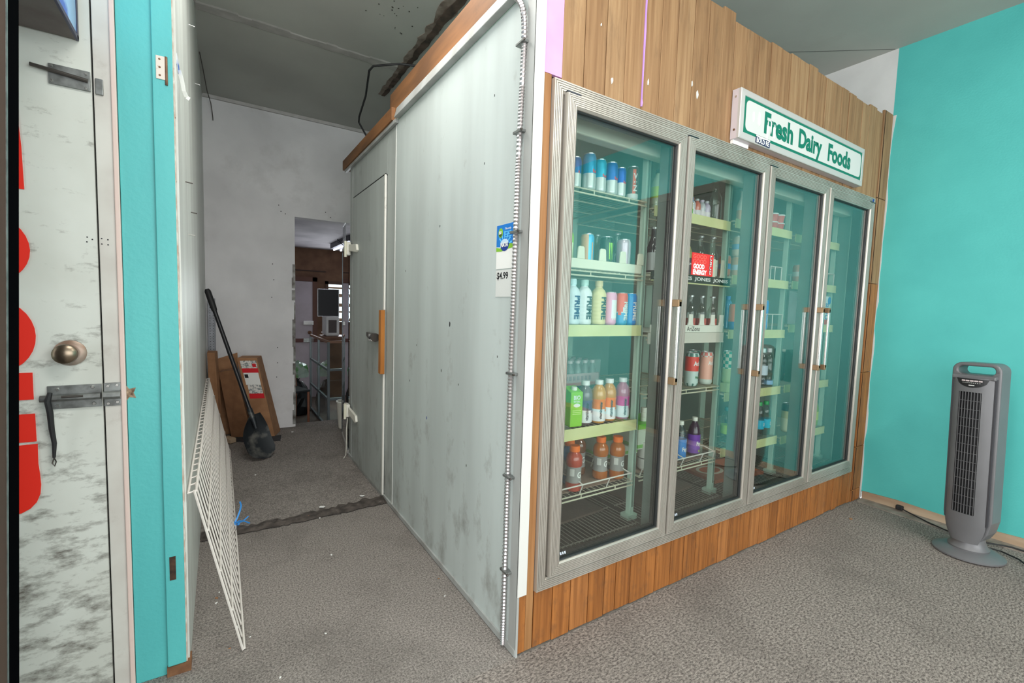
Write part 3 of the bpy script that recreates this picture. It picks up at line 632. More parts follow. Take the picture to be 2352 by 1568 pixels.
# ------------------------------------------------------------------ armoured cable on the cooler corner
path = [(-.014, .075, .01), (-.014, .076, .5), (-.014, .077, 1.0), (-.014, .073, 1.5), (-.014, .067, 1.9), (-.014, .058, 2.15), (-.014, .054, 2.30), (-.016, .058, 2.39), (-.020, .075, 2.44), (-.03, .105, 2.475), (-.045, .14, 2.50), (-.05, .17, 2.545), (-.03, .185, 2.60), (.0, .19, 2.66), (.03, .19, 2.70)]
pv = [Vector(p) for p in path]; fine = []
for i in range(len(pv)-1):
    p0, p1, p2, p3 = pv[max(i-1, 0)], pv[i], pv[i+1], pv[min(i+2, len(pv)-1)]
    nseg = max(2, int((p2-p1).length/.0065))
    for k in range(nseg):
        t_ = k/nseg; fine.append(.5*((2*p1)+(p2-p0)*t_+(2*p0-5*p1+4*p2-p3)*t_*t_+(3*p1-p0-3*p2+p3)*t_**3))
cab = MB().tube(fine, [.0112 if k % 2 else .0080 for k in range(len(fine))], 8).build('armoured_cable', M('armour_steel', (190, 184, 184), .32, .85), None)
tag(cab, 'ribbed metal armoured cable running up the cooler corner', 'cable')
for z_ in (2.30, 1.99, 1.63, 1.10, .70, .32):
    c_ = MB().box(-.0275, -.003, .040, .092, z_-.005, z_+.005).build('cable_clip', STEEL, cab, bevel=.002)
    MB().tube([(-.028, .038, z_), (-.022, .038, z_)], .005, 8).build('screw', STEELD, c_)

# poster and price ticket on the side panel
ps = MB().box(-.0022, -.0008, .100, .228, 1.502, 1.674).build('water_poster', PAPER); tag(ps, 'blue and green bottled water poster on the grey cooler side', 'poster')
def P3(poly, mat, d, name='print'):
    return MB().prism(poly, lambda u, v, dd: (dd, u, v), -.0022-d-.0003, -.0022-d).build(name, mat, ps)
P3([(.100, 1.674), (.228, 1.674), (.228, 1.59), (.17, 1.585), (.100, 1.594)], BLUEP, 0)
for a in (-70, -48, -25, 0, 24, 46):
    c_ = Vector((.166, 1.585)); d_ = Vector((math.sin(math.radians(a)), math.cos(math.radians(a)))); e_ = Vector((d_.y, -d_.x)); ln = .062 if abs(a) < 40 else .055
    q = [c_+d_*.02-e_*.001, c_+d_*.02+e_*.001, c_+d_*ln+e_*.0045, c_+d_*ln-e_*.0045]
    P3([(min(max(p.x, .101), .227), p.y) for p in q], BLUEL, .0004)
P3([(.100, 1.594), (.130, 1.597), (.165, 1.592), (.2, 1.583), (.228, 1.588), (.228, 1.572), (.19, 1.57), (.14, 1.577), (.100, 1.58)], LIME, .0004)
P3([(.165+.031*math.cos(2*PI*k/20), 1.594+.024*math.sin(2*PI*k/20)) for k in range(20)], NAVY, .0008)
P3([(.165+.029*math.cos(PI*k/12), 1.600+.017*math.sin(PI*k/12)) for k in range(13)], M('pale_sky_print', (190, 216, 236), .5), .0012)
P3([(.197+.017*math.cos(2*PI*k/14), 1.643+.019*math.sin(2*PI*k/14)) for k in range(14)], LIME, .0008)
P3([(.198+.012*math.cos(2*PI*k/14), 1.638+.010*math.sin(2*PI*k/14)) for k in range(14)], M('olive_print', (60, 84, 30), .5), .0012)
text('lettering', 'NAYA', .056, .019, onside(-.0042, .166, 1.596), PAPER, ps, .05)
text('lettering', '50', .020, .012, onside(-.0042, .199, 1.644), PAPER, ps, .05)
text('lettering', 'The only', .045, .010, onside(-.0034, .142, 1.655), PAPER, ps, .02)
for z_, w_ in ((1.644, .044), (1.634, .046), (1.625, .05)): MB().box(-.0034, -.0026, .142-w_/2, .142+w_/2, z_-.002, z_+.0015).build('small_print', BLUEL, ps)
tk = MB().box(-.0022, -.0008, .093, .226, 1.392, 1.497).build('price_ticket', M('ticket_grey', (214, 216, 212), .6)); tag(tk, 'grey paper ticket reading $4.99 below the water poster', 'price tag')
text('lettering', '$4.99', .085, .032, onside(-.0026, .176, 1.473), INK, tk, .03)

# ================================================================== SHELVING INSIDE
YS0, YS1 = .17, .74
bays = [(.117, .797), (.846, 1.484), (1.530, 2.160), (2.205, 2.835)]
upl = ['left of the first glass door', 'between the first and second glass doors', 'between the second and third glass doors', 'between the third and fourth glass doors', 'right of the fourth glass door']
for i, x_ in enumerate((.100, .8205, 1.507, 2.182, 2.852)):
    u_ = MB().box(x_-.014, x_+.014, .185, .215, .305, 2.38).build('shelf_upright', MINT, None, bevel=.002)
    tag(u_, 'mint metal shelf upright inside the cooler ' + upl[i], 'shelf post', 'shelf uprights in the cooler')
    MB().box(x_-.032, x_+.032, .176, .23, .285, .312).build('foot', MINT, u_)
    MB().box(x_-.005, x_+.005, .182, .186, .35, 2.3).build('slot_strip', M('slot_strip_paint', (120, 140, 128), .5), u_)  # darker green strip marking the row of slots
    MB().box(x_-.030, x_+.030, .735, .75, .12, 2.38).build('rear_upright', MINT, u_)
ords = ['first', 'second', 'third', 'fourth']; rows = ['top', 'second', 'middle', 'fourth', 'lowest']
def wire_shelf(bay, row, z, style):
    x0, x1 = bays[bay]
    r = empty('wire_shelf', (x0, YS0, z)); w_ = x1-x0; D = YS1-YS0
    extra = {'wire': 'with bare wire edge', 'rail': 'with cream price rail', 'fence': 'with raised wire fence', 'white': 'with pale price rail', 'jones': 'with black lettered rail', 'glide': 'with white edge'}[style]
    tag(r, '%s wire shelf behind %s glass door %s' % (rows[row], ords[bay], extra), 'shelf', 'wire shelves in the cooler')
    mb = MB(); n = int(w_/.03)
    for k in range(n+1):
        xx = .006+(w_-.012)*k/n; mb.tube([(xx, 0, -.004), (xx, D, -.004)], .0016, 4)
    stuff(mb.build('wire_grid', WIREC, r))
    mb = MB()
    for yy in (0.0, D*.33, D*.66, D): mb.tube([(0, yy, -.009), (w_, yy, -.009)], .0035, 6)
    mb.tube([(0, 0, -.028), (w_, 0, -.028)], .0038, 6)
    for xx in (.12, .34, w_-.12): mb.tube([(xx, 0, -.028), (xx, 0, -.006)], .003, 6)
    mb.tube([(.003, 0, -.009), (.003, D, -.009)], .0035, 6); mb.tube([(w_-.003, 0, -.009), (w_-.003, D, -.009)], .0035, 6)
    mb.build('frame', WIREC, r)
    if style in ('rail', 'white', 'glide'):
        h = .052 if style == 'rail' else .056
        MB().box(.0, w_-.004, -.012, -.006, -.048, -.048+h).build('price_rail', RAIL if style == 'rail' else RAILG, r, bevel=.0015)
        MB().box(.0, w_-.004, -.0145, -.011, -.048, -.044).build('rail_lip', RAIL if style == 'rail' else RAILG, r)
    if style == 'jones':
        MB().box(.0, w_+.02, -.014, -.006, -.030, .012).build('price_rail', M('black_rail', (30, 62, 52), .5), r)
        MB().box(.0, w_+.02, -.016, -.010, -.036, -.030).build('rail_lip', RAIL, r)
        text('lettering', 'JONES  JONES  JONES  JONES', w_*.98, .024, lambda u, v: (w_/2+u+.005, -.0148, -.009+v), PAPER, r, .03)
    if style == 'fence':
        mb = MB(); mb.tube([(.0, -.004, .0), (.0, -.02, .045), (w_-.03, -.02, .045), (w_-.02, -.004, 0)], .0035, 6)
        for xx in (.15, .33, .5): mb.tube([(xx, 0, -.004), (xx, -.02, .045)], .003, 6)
        mb.tube([(.33, -.02, .045), (.32, .03, .06), (.30, .22, .06), (.30, .24, .0)], .0032, 6)
        mb.tube([(w_-.04, -.02, .045), (w_-.05, .03, .06), (w_-.06, .22, .06), (w_-.06, .24, .0)], .0032, 6)
        mb.build('fence', WIREW, r)
        MB().box(.02, w_-.03, .03, D-.04, -.002, .001).build('shelf_liner', M('liner_card', (140, 116, 100), .8), r)
    return r
ZS = [[1.885, 1.530, 1.280, .812, .505], [1.865, 1.540, 1.238, .942, .515], [1.890, 1.572, 1.257, .888, .555], [1.880, 1.577, 1.292, .890, .540]]
ST = [['wire', 'wire', 'rail', 'rail', 'fence'], ['rail', 'jones', 'glide', 'wire', 'fence'], ['rail'] * 5, ['rail'] * 5]
for b_ in range(4):
    for r_ in range(5): wire_shelf(b_, r_, ZS[b_][r_], ST[b_][r_])
# bottom grilles
for b_ in range(4):
    x0, x1 = bays[b_]; w_ = x1-x0
    g = empty('floor_grille', (x0, .11, .300)); tag(g, 'dark wire grille at the bottom behind %s glass door' % ords[b_], 'grille', 'bottom grilles in the cooler')
    mb = MB(); n = int(w_/.024)
    for k in range(n+1): mb.tube([(w_*k/n, 0, 0), (w_*k/n, .66, 0)], .002, 4)
    stuff(mb.build('wire_grid', M('dull_wire', (150, 144, 134), .5), g))
    mb = MB()
    for yy in (.02, .22, .44, .64): mb.tube([(0, yy, -.006), (w_, yy, -.006)], .0035, 6)
    mb.build('cross_bars', MATS['dull_wire'], g)

# ================================================================== DRINKS
def C(c, rough=.35, metal=0.0, alpha=1):
    return M('print_%d_%d_%d_%d_%d' % (c[0], c[1], c[2], int(metal*10), int(alpha*10)), c, rough, metal, alpha=alpha)
FRONT = -PI/2
def can(label, x, y, z, r, h, mats, mf, texts=(), group='drink cans in the cooler', name='drink_can', cat='can', rz=0):
    prof = [(r*.80, 0), (r*.86, .003), (r, .010)] + [(r, .010+(h-.026)*k/24) for k in range(1, 25)] + [(r*.86, h-.004), (r*.84, h-.003)]
    o = MB().lathe(prof, 24, mf=mf).build(name, mats, None, True, loc=(x, y, z)); o.rotation_euler.z = rz
    tag(o, label, cat, group)
    MB().lathe([(r*.84, h-.004), (r*.86, h), (r*.80, h), (r*.78, h-.004)], 24).build('lid', SILVER, o, True)
    for (s, w_, hh, th, zz, m_, rot) in texts: text('lettering', s, w_, hh, oncyl(r+.0006, FRONT+math.radians(th), zz), m_, o, .03, rot)
    return o
BOT = {   # radius fraction, height fraction
 'sport': [(.86, 0), (.96, .02), (1, .06), (1, .20), (.95, .24), (.95, .50), (1, .54), (1, .66), (.95, .72), (.80, .80), (.55, .86), (.46, .88), (.46, .93)],
 'gator': [(.80, 0), (.97, .03), (1, .08), (1, .16), (.90, .22), (.88, .40), (.90, .55), (1, .58), (1, .66), (.98, .74), (.84, .80), (.55, .86), (.50, .88), (.50, .91)],
 'soda':  [(.70, 0), (.95, .02), (1, .06), (1, .28), (.97, .34), (1, .55), (.93, .66), (.72, .77), (.48, .85), (.36, .89), (.36, .94)],
 'glass': [(.92, 0), (1, .02), (1, .50), (.96, .56), (.70, .66), (.48, .74), (.40, .80), (.38, .95), (.42, .955), (.42, .98)],
 'water': [(.80, 0), (.98, .02), (1, .08), (.96, .12), (1, .16), (.96, .20), (1, .30), (1, .56), (.96, .62), (1, .66), (.92, .74), (.66, .83), (.40, .89), (.38, .93)],
}
def bottle(label, kind, x, y, z, r, h, body, cap, band=None, texts=(), group='drink bottles in the cooler', rz=0, capr=None, band2=None):
    pr = BOT[kind]; prof = [(a*r, b*h) for a, b in pr]
    o = MB().lathe(prof, 20).build('drink_bottle', body, None, True, loc=(x, y, z)); o.rotation_euler.z = rz
    tag(o, label, 'bottle', group)
    nr = pr[-1][0]*r
    cr = capr or nr*1.22; z0 = (pr[-1][1]-.035)*h if kind != 'glass' else .955*h
    MB().lathe([(cr, z0), (cr, h*.99), (cr*.92, h), (cr*.3, h)], 18).build('cap', cap, o, True)
    def rad(f):
        for (a0, b0), (a1, b1) in zip(pr[:-1], pr[1:]):
            if b0 <= f <= b1: return (a0+(a1-a0)*(f-b0)/max(1e-6, b1-b0))*r
        return r
    for bd in (band, band2):
        if bd:
            f0, f1, m_ = bd
            MB().lathe([(rad(f0+(f1-f0)*k/6)+.0008, h*(f0+(f1-f0)*k/6)) for k in range(7)], 20).build('label_wrap', m_, o, True)
    for (s, w_, hh, th, f, m_, rot) in texts: text('lettering', s, w_, hh, oncyl((r if rot else rad(f))+.0018, FRONT+math.radians(th), h*f), m_, o, .03, rot)
    return o
CLEAR = glass('clear_plastic', (0.86, 0.90, 0.90), 1.2, 0.06, .05)
def liquid(c): 
    return M('liquid_%d_%d_%d' % c, c, .12, 0, spec=.6, coat=.3)

# --- first bay, top shelf: slim energy cans
zs = ZS[0][0]
def rb(top): return [C(top, .3, .3), C((216, 220, 218), .3, .35)], (lambda z, a, h=.145: 0 if z > h*.46 else 1)
REDT = C((228, 48, 66))
m_, f_ = rb((26, 96, 176)); can('blue over silver slim can at far left of top shelf behind first door', .395, .23, zs, .0265, .136, m_, f_, [('R', .010, .012, 0, .07, REDT, False)])
m_, f_ = rb((24, 156, 206)); can('tallest light blue over silver energy can on top shelf', .462, .215, zs, .0305, .160, m_, lambda z, a: 0 if z > .073 else 1, [('Red', .026, .016, 15, .082, REDT, False)])
m_, f_ = rb((40, 176, 212)); can('turquoise over silver energy can second of the blue cans on top shelf', .530, .215, zs, .0275, .148, m_, f_, [('Red', .026, .014, 8, .074, REDT, False)])
m_, f_ = rb((26, 104, 196)); can('royal blue over silver energy can third of the blue cans on top shelf', .600, .215, zs, .0290, .148, m_, f_, [('Red', .024, .014, 12, .074, REDT, False)])
m_, f_ = rb((20, 84, 200)); can('deep blue over silver slim can, last of the blue cans', .662, .215, zs, .0245, .136, m_, f_, [('Red', .022, .013, 12, .068, REDT, False)])
can('dark grey can with red orange stripe and white letters on top shelf', .742, .215, zs, .0285, .156,
    [C((92, 84, 80), .35, .2), C((236, 96, 66)), C((226, 226, 222))], lambda z, a: 2 if z < .026 else (1 if 3.9 < a < 4.55 and z < .142 else 0),
    [('V', .022, .026, -18, .108, PAPER, False), ('Z', .022, .028, -18, .052, PAPER, False), ('X Y', .02, .010, -18, .08, PAPER, False)])
# --- first bay, second shelf: tall cans in a white glide tray
zs = ZS[0][1]
tr = MB()
tr.box(.13, .79, .172, .60, zs+.001, zs+.006); tr.box(.13, .79, .172, .180, zs+.001, zs+.045)
for x_ in (.40, .53, .66, .78): tr.prism([(x_-.022, .045), (x_+.022, .045), (x_+.018, .094), (x_+.012, .100), (x_-.012, .100), (x_-.018, .094)], lambda u, v, d: (u, d, zs+v), .172, .180); tr.box(x_-.002, x_+.002, .18, .60, zs+.006, zs+.03)
tag(tr.build('can_glide_tray', CREAMP, None, bevel=.002), 'cream plastic can tray with upright tabs behind first door', 'tray')
zs += .007; R_ = .0315; H_ = .158
can('lime green and white tall can at left of cream tray', .365, .235, zs, R_, H_, [C((166, 226, 96), .3, .2), C((226, 240, 200))], lambda z, a: 1 if (4.4 < a < 5.2 and .03 < z < .11) else 0)
can('light blue and peach tall can behind the green one', .415, .32, zs, R_, H_, [C((90, 182, 226), .3, .2), C((206, 160, 120))], lambda z, a: 1 if a < 4.2 else 0)
can('sky blue and peach tall can in cream tray', .478, .225, zs, R_, H_, [C((88, 186, 230), .3, .2), C((214, 170, 136))], lambda z, a: 1 if (a < 4.1 or (4.7 < a < 5.0 and .02 < z < .12)) else 0, [('PUNCH', .034, .012, -4, .028, C((236, 150, 120)), False)])
o = can('black tall can with green claw mark in cream tray', .598, .225, zs, R_, H_, [C((22, 58, 46), .3, .2)], lambda z, a: 0, [('MONSTER', .046, .012, 6, .022, PAPER, False)])
mb = MB(); cyl = oncyl(R_+.0008, FRONT+.05, .085)
for k, u in enumerate((-.010, 0, .010)): mb.add([cyl(u-.003, .045), cyl(u+.003, .043), cyl(u+.002, -.01), cyl(u+.003, -.045+abs(k-1)*.01), cyl(u-.001, -.03), cyl(u-.002, .0)], [(0, 1, 2, 5), (5, 2, 3, 4)])
mb.build('claw_print', C((170, 240, 70)), o, fixn=False)
can('pink tinted silver tall can in front slot of cream tray', .714, .225, zs, .034, H_, [C((206, 186, 200), .3, .3), C((232, 226, 232), .3, .3)], lambda z, a: 1 if 4.6 < a < 5.1 else 0, ())
can('pink can standing behind in cream tray', .69, .33, zs, R_, H_, [C((214, 180, 196), .3, .3)], lambda z, a: 0)
for k, (x_, y_) in enumerate(((.66, .42), (.73, .43), (.775, .33))): bottle('clear glass bottle behind the tall cans, %s of three' % ('left', 'middle', 'right')[k], 'glass', x_, y_, zs-.006, .03, .215, GLASSB, SILVER)
# --- first bay, middle shelf: ribbed sport bottles and slim cans with lettering down the side
zs = ZS[0][2]+.002
def ribbot(label, x, y, body, cap, ink, rz=0):
    r, h = .0365, .205
    prof = [(r*.84, 0), (r*.97, .004), (r, .012)]
    for k in range(6):
        z_ = .018+k*.018; prof += [(r, z_), (r*.97, z_+.004), (r, z_+.009)]
    prof += [(r, .135), (r*.97, .145), (r*.80, .160), (r*.50, .172), (r*.46, .176)]
    o = MB().lathe(prof, 24).build('drink_bottle', body, None, True, loc=(x, y, zs)); o.rotation_euler.z = rz
    tag(o, label, 'bottle', 'lettered sport bottles')
    MB().lathe([(r*.46, .172), (r*.47, .180), (r*.52, .181), (r*.52, .203), (r*.46, .206), (.003, .206)], 20).build('cap', cap, o, True)
    text('lettering', 'PRIME', .105, .036, oncyl(r+.0012, FRONT+.12, .078), ink, o, .04, True)
    return o
ribbot('white sport bottle with blue PRIME lettering at left of middle shelf', .398, .222, C((222, 234, 242)), C((214, 240, 246), .2, 0), C((30, 60, 120)))
ribbot('white ribbed sport bottle with clear cap and dark PRIME lettering', .470, .222, C((228, 232, 234)), C((196, 226, 220), .2, 0), C((36, 60, 74)))
ribbot('tan ribbed sport bottle with tan cap and dark PRIME lettering', .560, .222, C((226, 212, 158)), C((224, 204, 158)), C((40, 70, 74)))
for lb, x_, m_, f_ in (('pink and white slim can with PRIME lettering', .634, [C((236, 168, 200)), C((236, 236, 240))], lambda z, a: 0 if z > .12 or z < .03 or a < 4.2 else 1),
                       ('red white and blue slim can with PRIME lettering', .710, [C((236, 84, 60)), C((206, 214, 220)), C((70, 160, 210))], lambda z, a: 0 if z > .075+.03*math.sin(a*3) else (2 if z < .06 else 1)),
                       ('bright blue slim can with PRIME lettering', .772, [C((20, 140, 214)), C((16, 96, 180))], lambda z, a: 1 if 4.9 < a < 5.3 and z > .1 else 0)):
    can(lb, x_, .218, zs, .0305, .157, m_, f_, [('PRIME', .09, .028, 6, .068, PAPER, True)], 'lettered slim cans')
# --- first bay, fourth shelf: cartons, vitamin drinks, wrapped packs
zs = ZS[0][3]+.002
def carton(label, x, y, z, w_, d_, h_, mat, cap, rz, prints=(), grp='drink cartons in the cooler'):
    o = MB().hexa([(-w_/2, -d_/2, 0), (w_/2, -d_/2, 0), (w_/2, d_/2, 0), (-w_/2, d_/2, 0), (-w_/2, -d_/2, h_*.88), (w_/2, -d_/2, h_*.88), (w_/2, d_/2, h_), (-w_/2, d_/2, h_)]).build('drink_carton', mat, None, loc=(x, y, z), bevel=.004)
    o.rotation_euler.z = rz; tag(o, label, 'carton', grp)
    MB().lathe([(.014, 0), (.014, .014), (.012, .016), (.002, .016)], 16, (0, 0, 0)).build('cap', cap, o, True, loc=(0, -d_*.1, h_*.915))
    for s, ww, hh, zz, m_, rot in prints: text('lettering', s, ww, hh, onfront(0, -d_/2-.0012, zz), m_, o, .03, rot)
    return o
o = carton('lime green drink carton with white cap on fourth shelf', .425, .218, zs, .066, .066, .182, C((140, 206, 54)), WPLAS, -.12, [('BIO', .036, .020, .136, PAPER, False), ('STEEL', .036, .008, .118, PAPER, False)])
MB().prism([(.018*math.cos(2*PI*k/12), .100+.009*math.sin(2*PI*k/12)) for k in range(12)], fr_, -.0345, -.033).build('leaf_print', PAPER, o)
for zz in (.076, .068, .060): MB().box(-.022, .024, -.0344, -.033, zz-.002, zz+.0015).build('small_print', C((206, 236, 150)), o)
carton('lime green drink carton behind the front one', .375, .285, zs, .066, .066, .182, C((120, 196, 74)), WPLAS, -.1)
for lb, x_, y_, top, drop in (('clear bottle with purple labelled vitamin drink', .503, .222, (96, 84, 120), (70, 60, 110)), ('left orange labelled vitamin drink bottle', .583, .215, (244, 124, 28), (244, 124, 28)),
                              ('right orange labelled vitamin drink bottle', .662, .225, (246, 122, 20), (244, 124, 28)), ('magenta labelled vitamin drink bottle', .752, .222, (214, 56, 152), (200, 40, 140))):
    liq = {96: (120, 104, 110), 244: (214, 150, 70), 246: (206, 140, 64), 214: (190, 110, 140)}[top[0]]
    o = bottle(lb, 'sport', x_, y_, zs, .0355, .205, liquid(liq), C((224, 222, 222), .2), (.05, .33, C((232, 232, 236))), [('vitaminwater', .085, .014, -22, .31, C((50, 50, 60)), 'up')], 'vitamin drink bottles', band2=(.33, .56, C(top)))
    cyl = oncyl(.0372, FRONT+.45, .205*.30)
    mb = MB(); mb.add([cyl(0, .02)]+[cyl(.006*math.cos(PI+PI*k/8), .006*math.sin(PI+PI*k/8)) for k in range(9)], [(0, k, k+1) for k in range(1, 9)])
    mb.build('drop_print', C(drop), o, fixn=False)
# small bottles in shrink-wrapped trays, two high, behind
SHR = M('shrink_film', (216, 222, 222), .12, alpha=.22, spec=.8)
for t_, (z_, lb) in enumerate(((zs, 'lower shrink-wrapped tray of small bottles behind the vitamin drinks'), (zs+.15, 'upper shrink-wrapped tray of small bottles under the price rail'))):
    pk = empty('bottle_pack', (.60, .47, z_), 0); tag(pk, lb, 'bottle pack', 'wrapped packs of small bottles')
    mb = MB(); X0, X1, Y0, Y1 = -.13, .13, -.10, .10
    mb.box(X0, X1, Y0, Y1, 0, .006); mb.box(X0, X1, Y0, Y0+.004, 0, .062); mb.box(X0, X1, Y1-.004, Y1, 0, .062); mb.box(X0, X0+.004, Y0, Y1, 0, .062); mb.box(X1-.004, X1, Y0, Y1, 0, .062)
    tray = mb.build('tray', C((196, 170, 172)), pk)
    MB().box(X0, X1, Y0-.001, Y0+.001, 0, .016).build('red_band', C((200, 110, 110)), tray)
    for k in range(7): MB().box(-.10+k*.026, -.085+k*.026, Y0-.0016, Y0, .028, .050).build('faded_print', C((150, 130, 140)), tray)
    me0 = None
    for i in range(5):
        for j in range(4):
            x_, y_ = X0+.030+i*.050, Y0+.026+j*.050
            if me0 is None:
                q = MB().lathe([(.017, .006), (.021, .012), (.021, .07), (.018, .082), (.010, .105), (.010, .118)], 12).build('small_bottle', GLASSB if t_ == 0 else C((110, 130, 124), .15), pk, True, loc=(x_, y_, 0)); me0 = q
                c0 = MB().lathe([(.0125, .112), (.0125, .126), (.004, .127)], 12).build('cap', C((226, 214, 216)), q, True)
            else:
                q = me0.copy(); COL.objects.link(q); q.parent = pk; q.location = (x_, y_, 0)
                c1 = c0.copy(); COL.objects.link(c1); c1.parent = q
    MB().box(X0-.002, X1+.002, Y0-.003, Y1+.003, .0, .130).build('film', SHR, pk)
bottle('pale teal plastic bottle standing at the back left of fourth shelf', 'sport', .47, .36, zs, .036, .20, liquid((120, 176, 176)), C((200, 226, 224)))
# --- first bay, lowest shelf: orange-capped sports drinks
zs = ZS[0][4]+.003
ORC = C((250, 118, 24), .4)
for lb, x_, y_, col in (('red sports drink with orange cap at front left', .440, .208, (176, 66, 46)), ('blue sports drink with orange cap behind the red one', .478, .29, (40, 120, 170)), ('dark amber sports drink behind the middle', .60, .36, (110, 66, 40)),
                        ('left amber sports drink with orange cap', .660, .262, (176, 96, 30)), ('right amber sports drink with orange cap', .740, .225, (180, 98, 30)), ('purple sports drink at the far back left', .41, .36, (110, 70, 110))):
    o = bottle(lb, 'gator', x_, y_, zs, .0385, .212, liquid(col), ORC, (.20, .55, C((150, 148, 146))), [('G', .022, .030, 4, .38, PAPER, False)], 'sports drink bottles', capr=.0245)
    MB().lathe([(.0343, .212*.24), (.0343, .212*.36)], 20).build('label_band', C((70, 66, 64)), o, True)
    cylpatch('small_print', .0358, FRONT-.95, .092, .022, .034, C((206, 204, 200)), o)
# lime and white cases standing on the lowest shelf at the right
for k, (x_, y_, lb) in enumerate(((.90, .52, 'white and lime drink case at right of the sports drinks'), (.92, .30, 'pale green drink case nearest the first door mullion'))):
    cb = MB().box(-.05, .22, -.09, .09, 0, .13).build('drink_case', C((206, 214, 196)), None, loc=(x_, y_, ZS[1][4]+.12 if k else ZS[1][4]+.003)); tag(cb, lb, 'case')
    MB().box(-.052, .222, -.092, .092, .105, .132).build('lid_band', C((110, 190, 70)), cb)
    MB().box(-.051, .221, -.0912, .0912, .006, .024).build('base_band', C((120, 186, 90)), cb)
# --- second bay
zs = ZS[1][0]+.002
bottle('bottle with lime label seen through right edge of first door', 'soda', .935, .225, zs, .032, .20, liquid((196, 216, 190)), C((60, 80, 76)), (.28, .56, C((190, 216, 90))), ())
bottle('pale yellow bottle with blue and green label on top shelf of second bay', 'soda', 1.19, .235, zs, .030, .185, liquid((214, 214, 140)), C((150, 196, 226)), (.06, .22, C((90, 200, 60))), band2=(.42, .56, C((90, 160, 210))))
SM = [(196, 200, 206), (206, 116, 96), (190, 196, 200), (196, 186, 206)]
for k, (x_, y_) in enumerate(((1.247, .25), (1.292, .25), (1.337, .25), (1.382, .25))):
    o = bottle(['silver', 'orange topped', 'clear', 'lilac'][k]+' small drink bottle in the row under dark reflection on top shelf', 'sport', x_, y_, zs, .022, .115, liquid(SM[k]), C(SM[(k+1) % 4]), (.1, .45, C((226, 220, 222))))
bottle('tall clear glass bottle at right end of top shelf in second bay', 'glass', 1.442, .235, zs, .034, .24, GLASSB, GLASSB)
zs = ZS[1][1]+.014
tr = MB(); tr.box(.87, 1.46, .178, .60, zs-.012, zs-.006)
for x_ in (1.375, 1.462): tr.prism([(x_-.022, -.01), (x_+.022, -.01), (x_+.014, .03), (x_+.012, .10), (x_-.012, .10), (x_-.016, .03)], lambda u, v, d: (u, d, zs+v), .176, .184)
tag(tr.build('bottle_glide_tray', CREAMP, None, bevel=.002), 'cream plastic bottle tray above the black lettered rail', 'tray')
bottle('dark glass soda bottle with grey label seen through first door', 'glass', .935, .235, zs-.005, .031, .235, liquid((44, 50, 52)), SILVER, (.06, .44, C((180, 182, 180))), [('JONES', .034, .014, -8, .47, PAPER, False), ('JONES', .03, .010, -8, .09, C((40, 40, 44)), False)])
for lb, x_, y_, bodym, lab in (('olive soda bottle with dark label behind the red card', 1.245, .26, liquid((150, 150, 96)), (50, 62, 66)), ('second clear soda bottle behind the red card', 1.335, .24, GLASSB, (206, 170, 190)), ('clear soda bottle with silver cap right of the red card', 1.425, .225, GLASSB, (206, 214, 200))):
    bottle(lb, 'glass', x_, y_, zs-.005, .031, .235, bodym, SILVER, (.06, .44, C(lab)), [('JONES', .034, .014, -8, .30, PAPER, False)])
# red card on the glass
rc = MB().box(.917, 1.081, -.0150, -.0122, 1.530, 1.634).build('red_card', C((204, 48, 46))); tag(rc, 'red card reading GOOD ENERGY stuck on second glass door', 'card')
text('lettering', 'GOOD', .085, .024, onfront(.970, -.0156, 1.572), PAPER, rc, .05)
text('lettering', 'ENERGY', .105, .024, onfront(.980, -.0156, 1.545), PAPER, rc, .05)
for r_ in range(2): text('lettering', 'GOOD', .10, .018, onfront(.975, -.0153, 1.618-r_*.022), C((240, 110, 96)), rc, .0)
text('lettering', 'GURU', .09, .020, lambda u, v: (1.060+v, -.0157, 1.582+u), C((40, 24, 28)), rc, .04)
text('lettering', 'GURU', .09, .014, lambda u, v: (1.060+v, -.0160, 1.582+u), PAPER, rc, .0)
# third shelf of second bay: white lettered glide tray with small glass bottles
zs = ZS[1][2]+.009
tr = MB(); tr.box(.86, 1.47, .16, .60, zs, zs+.005); tr.box(.86, 1.47, .158, .166, zs, zs+.04)
for x_ in (1.176, 1.273, 1.371, 1.452): tr.prism([(x_-.026, .035), (x_+.026, .035), (x_+.018, .055), (x_+.017, .098), (x_-.017, .098), (x_-.018, .055)], lambda u, v, d: (u, d, zs+v), .158, .166)
tr = tr.build('lettered_glide_tray', WPLAS, None, bevel=.002); tag(tr, 'white plastic bottle tray lettered AriZona in second bay', 'tray')
text('lettering', 'AriZona', .11, .024, onfront(1.20, .1572, zs+.02), INK, tr, .0)
for k, (x_, lb) in enumerate(((1.225, 'left'), (1.322, 'middle'), (1.420, 'right'))):
    bottle('small clear glass bottle with red label, %s in white lettered tray' % lb, 'glass', x_, .20, zs+.006, .027, .195, GLASSB, SILVER, (.10, .36, C((190, 96, 86))), (), 'small glass bottles')
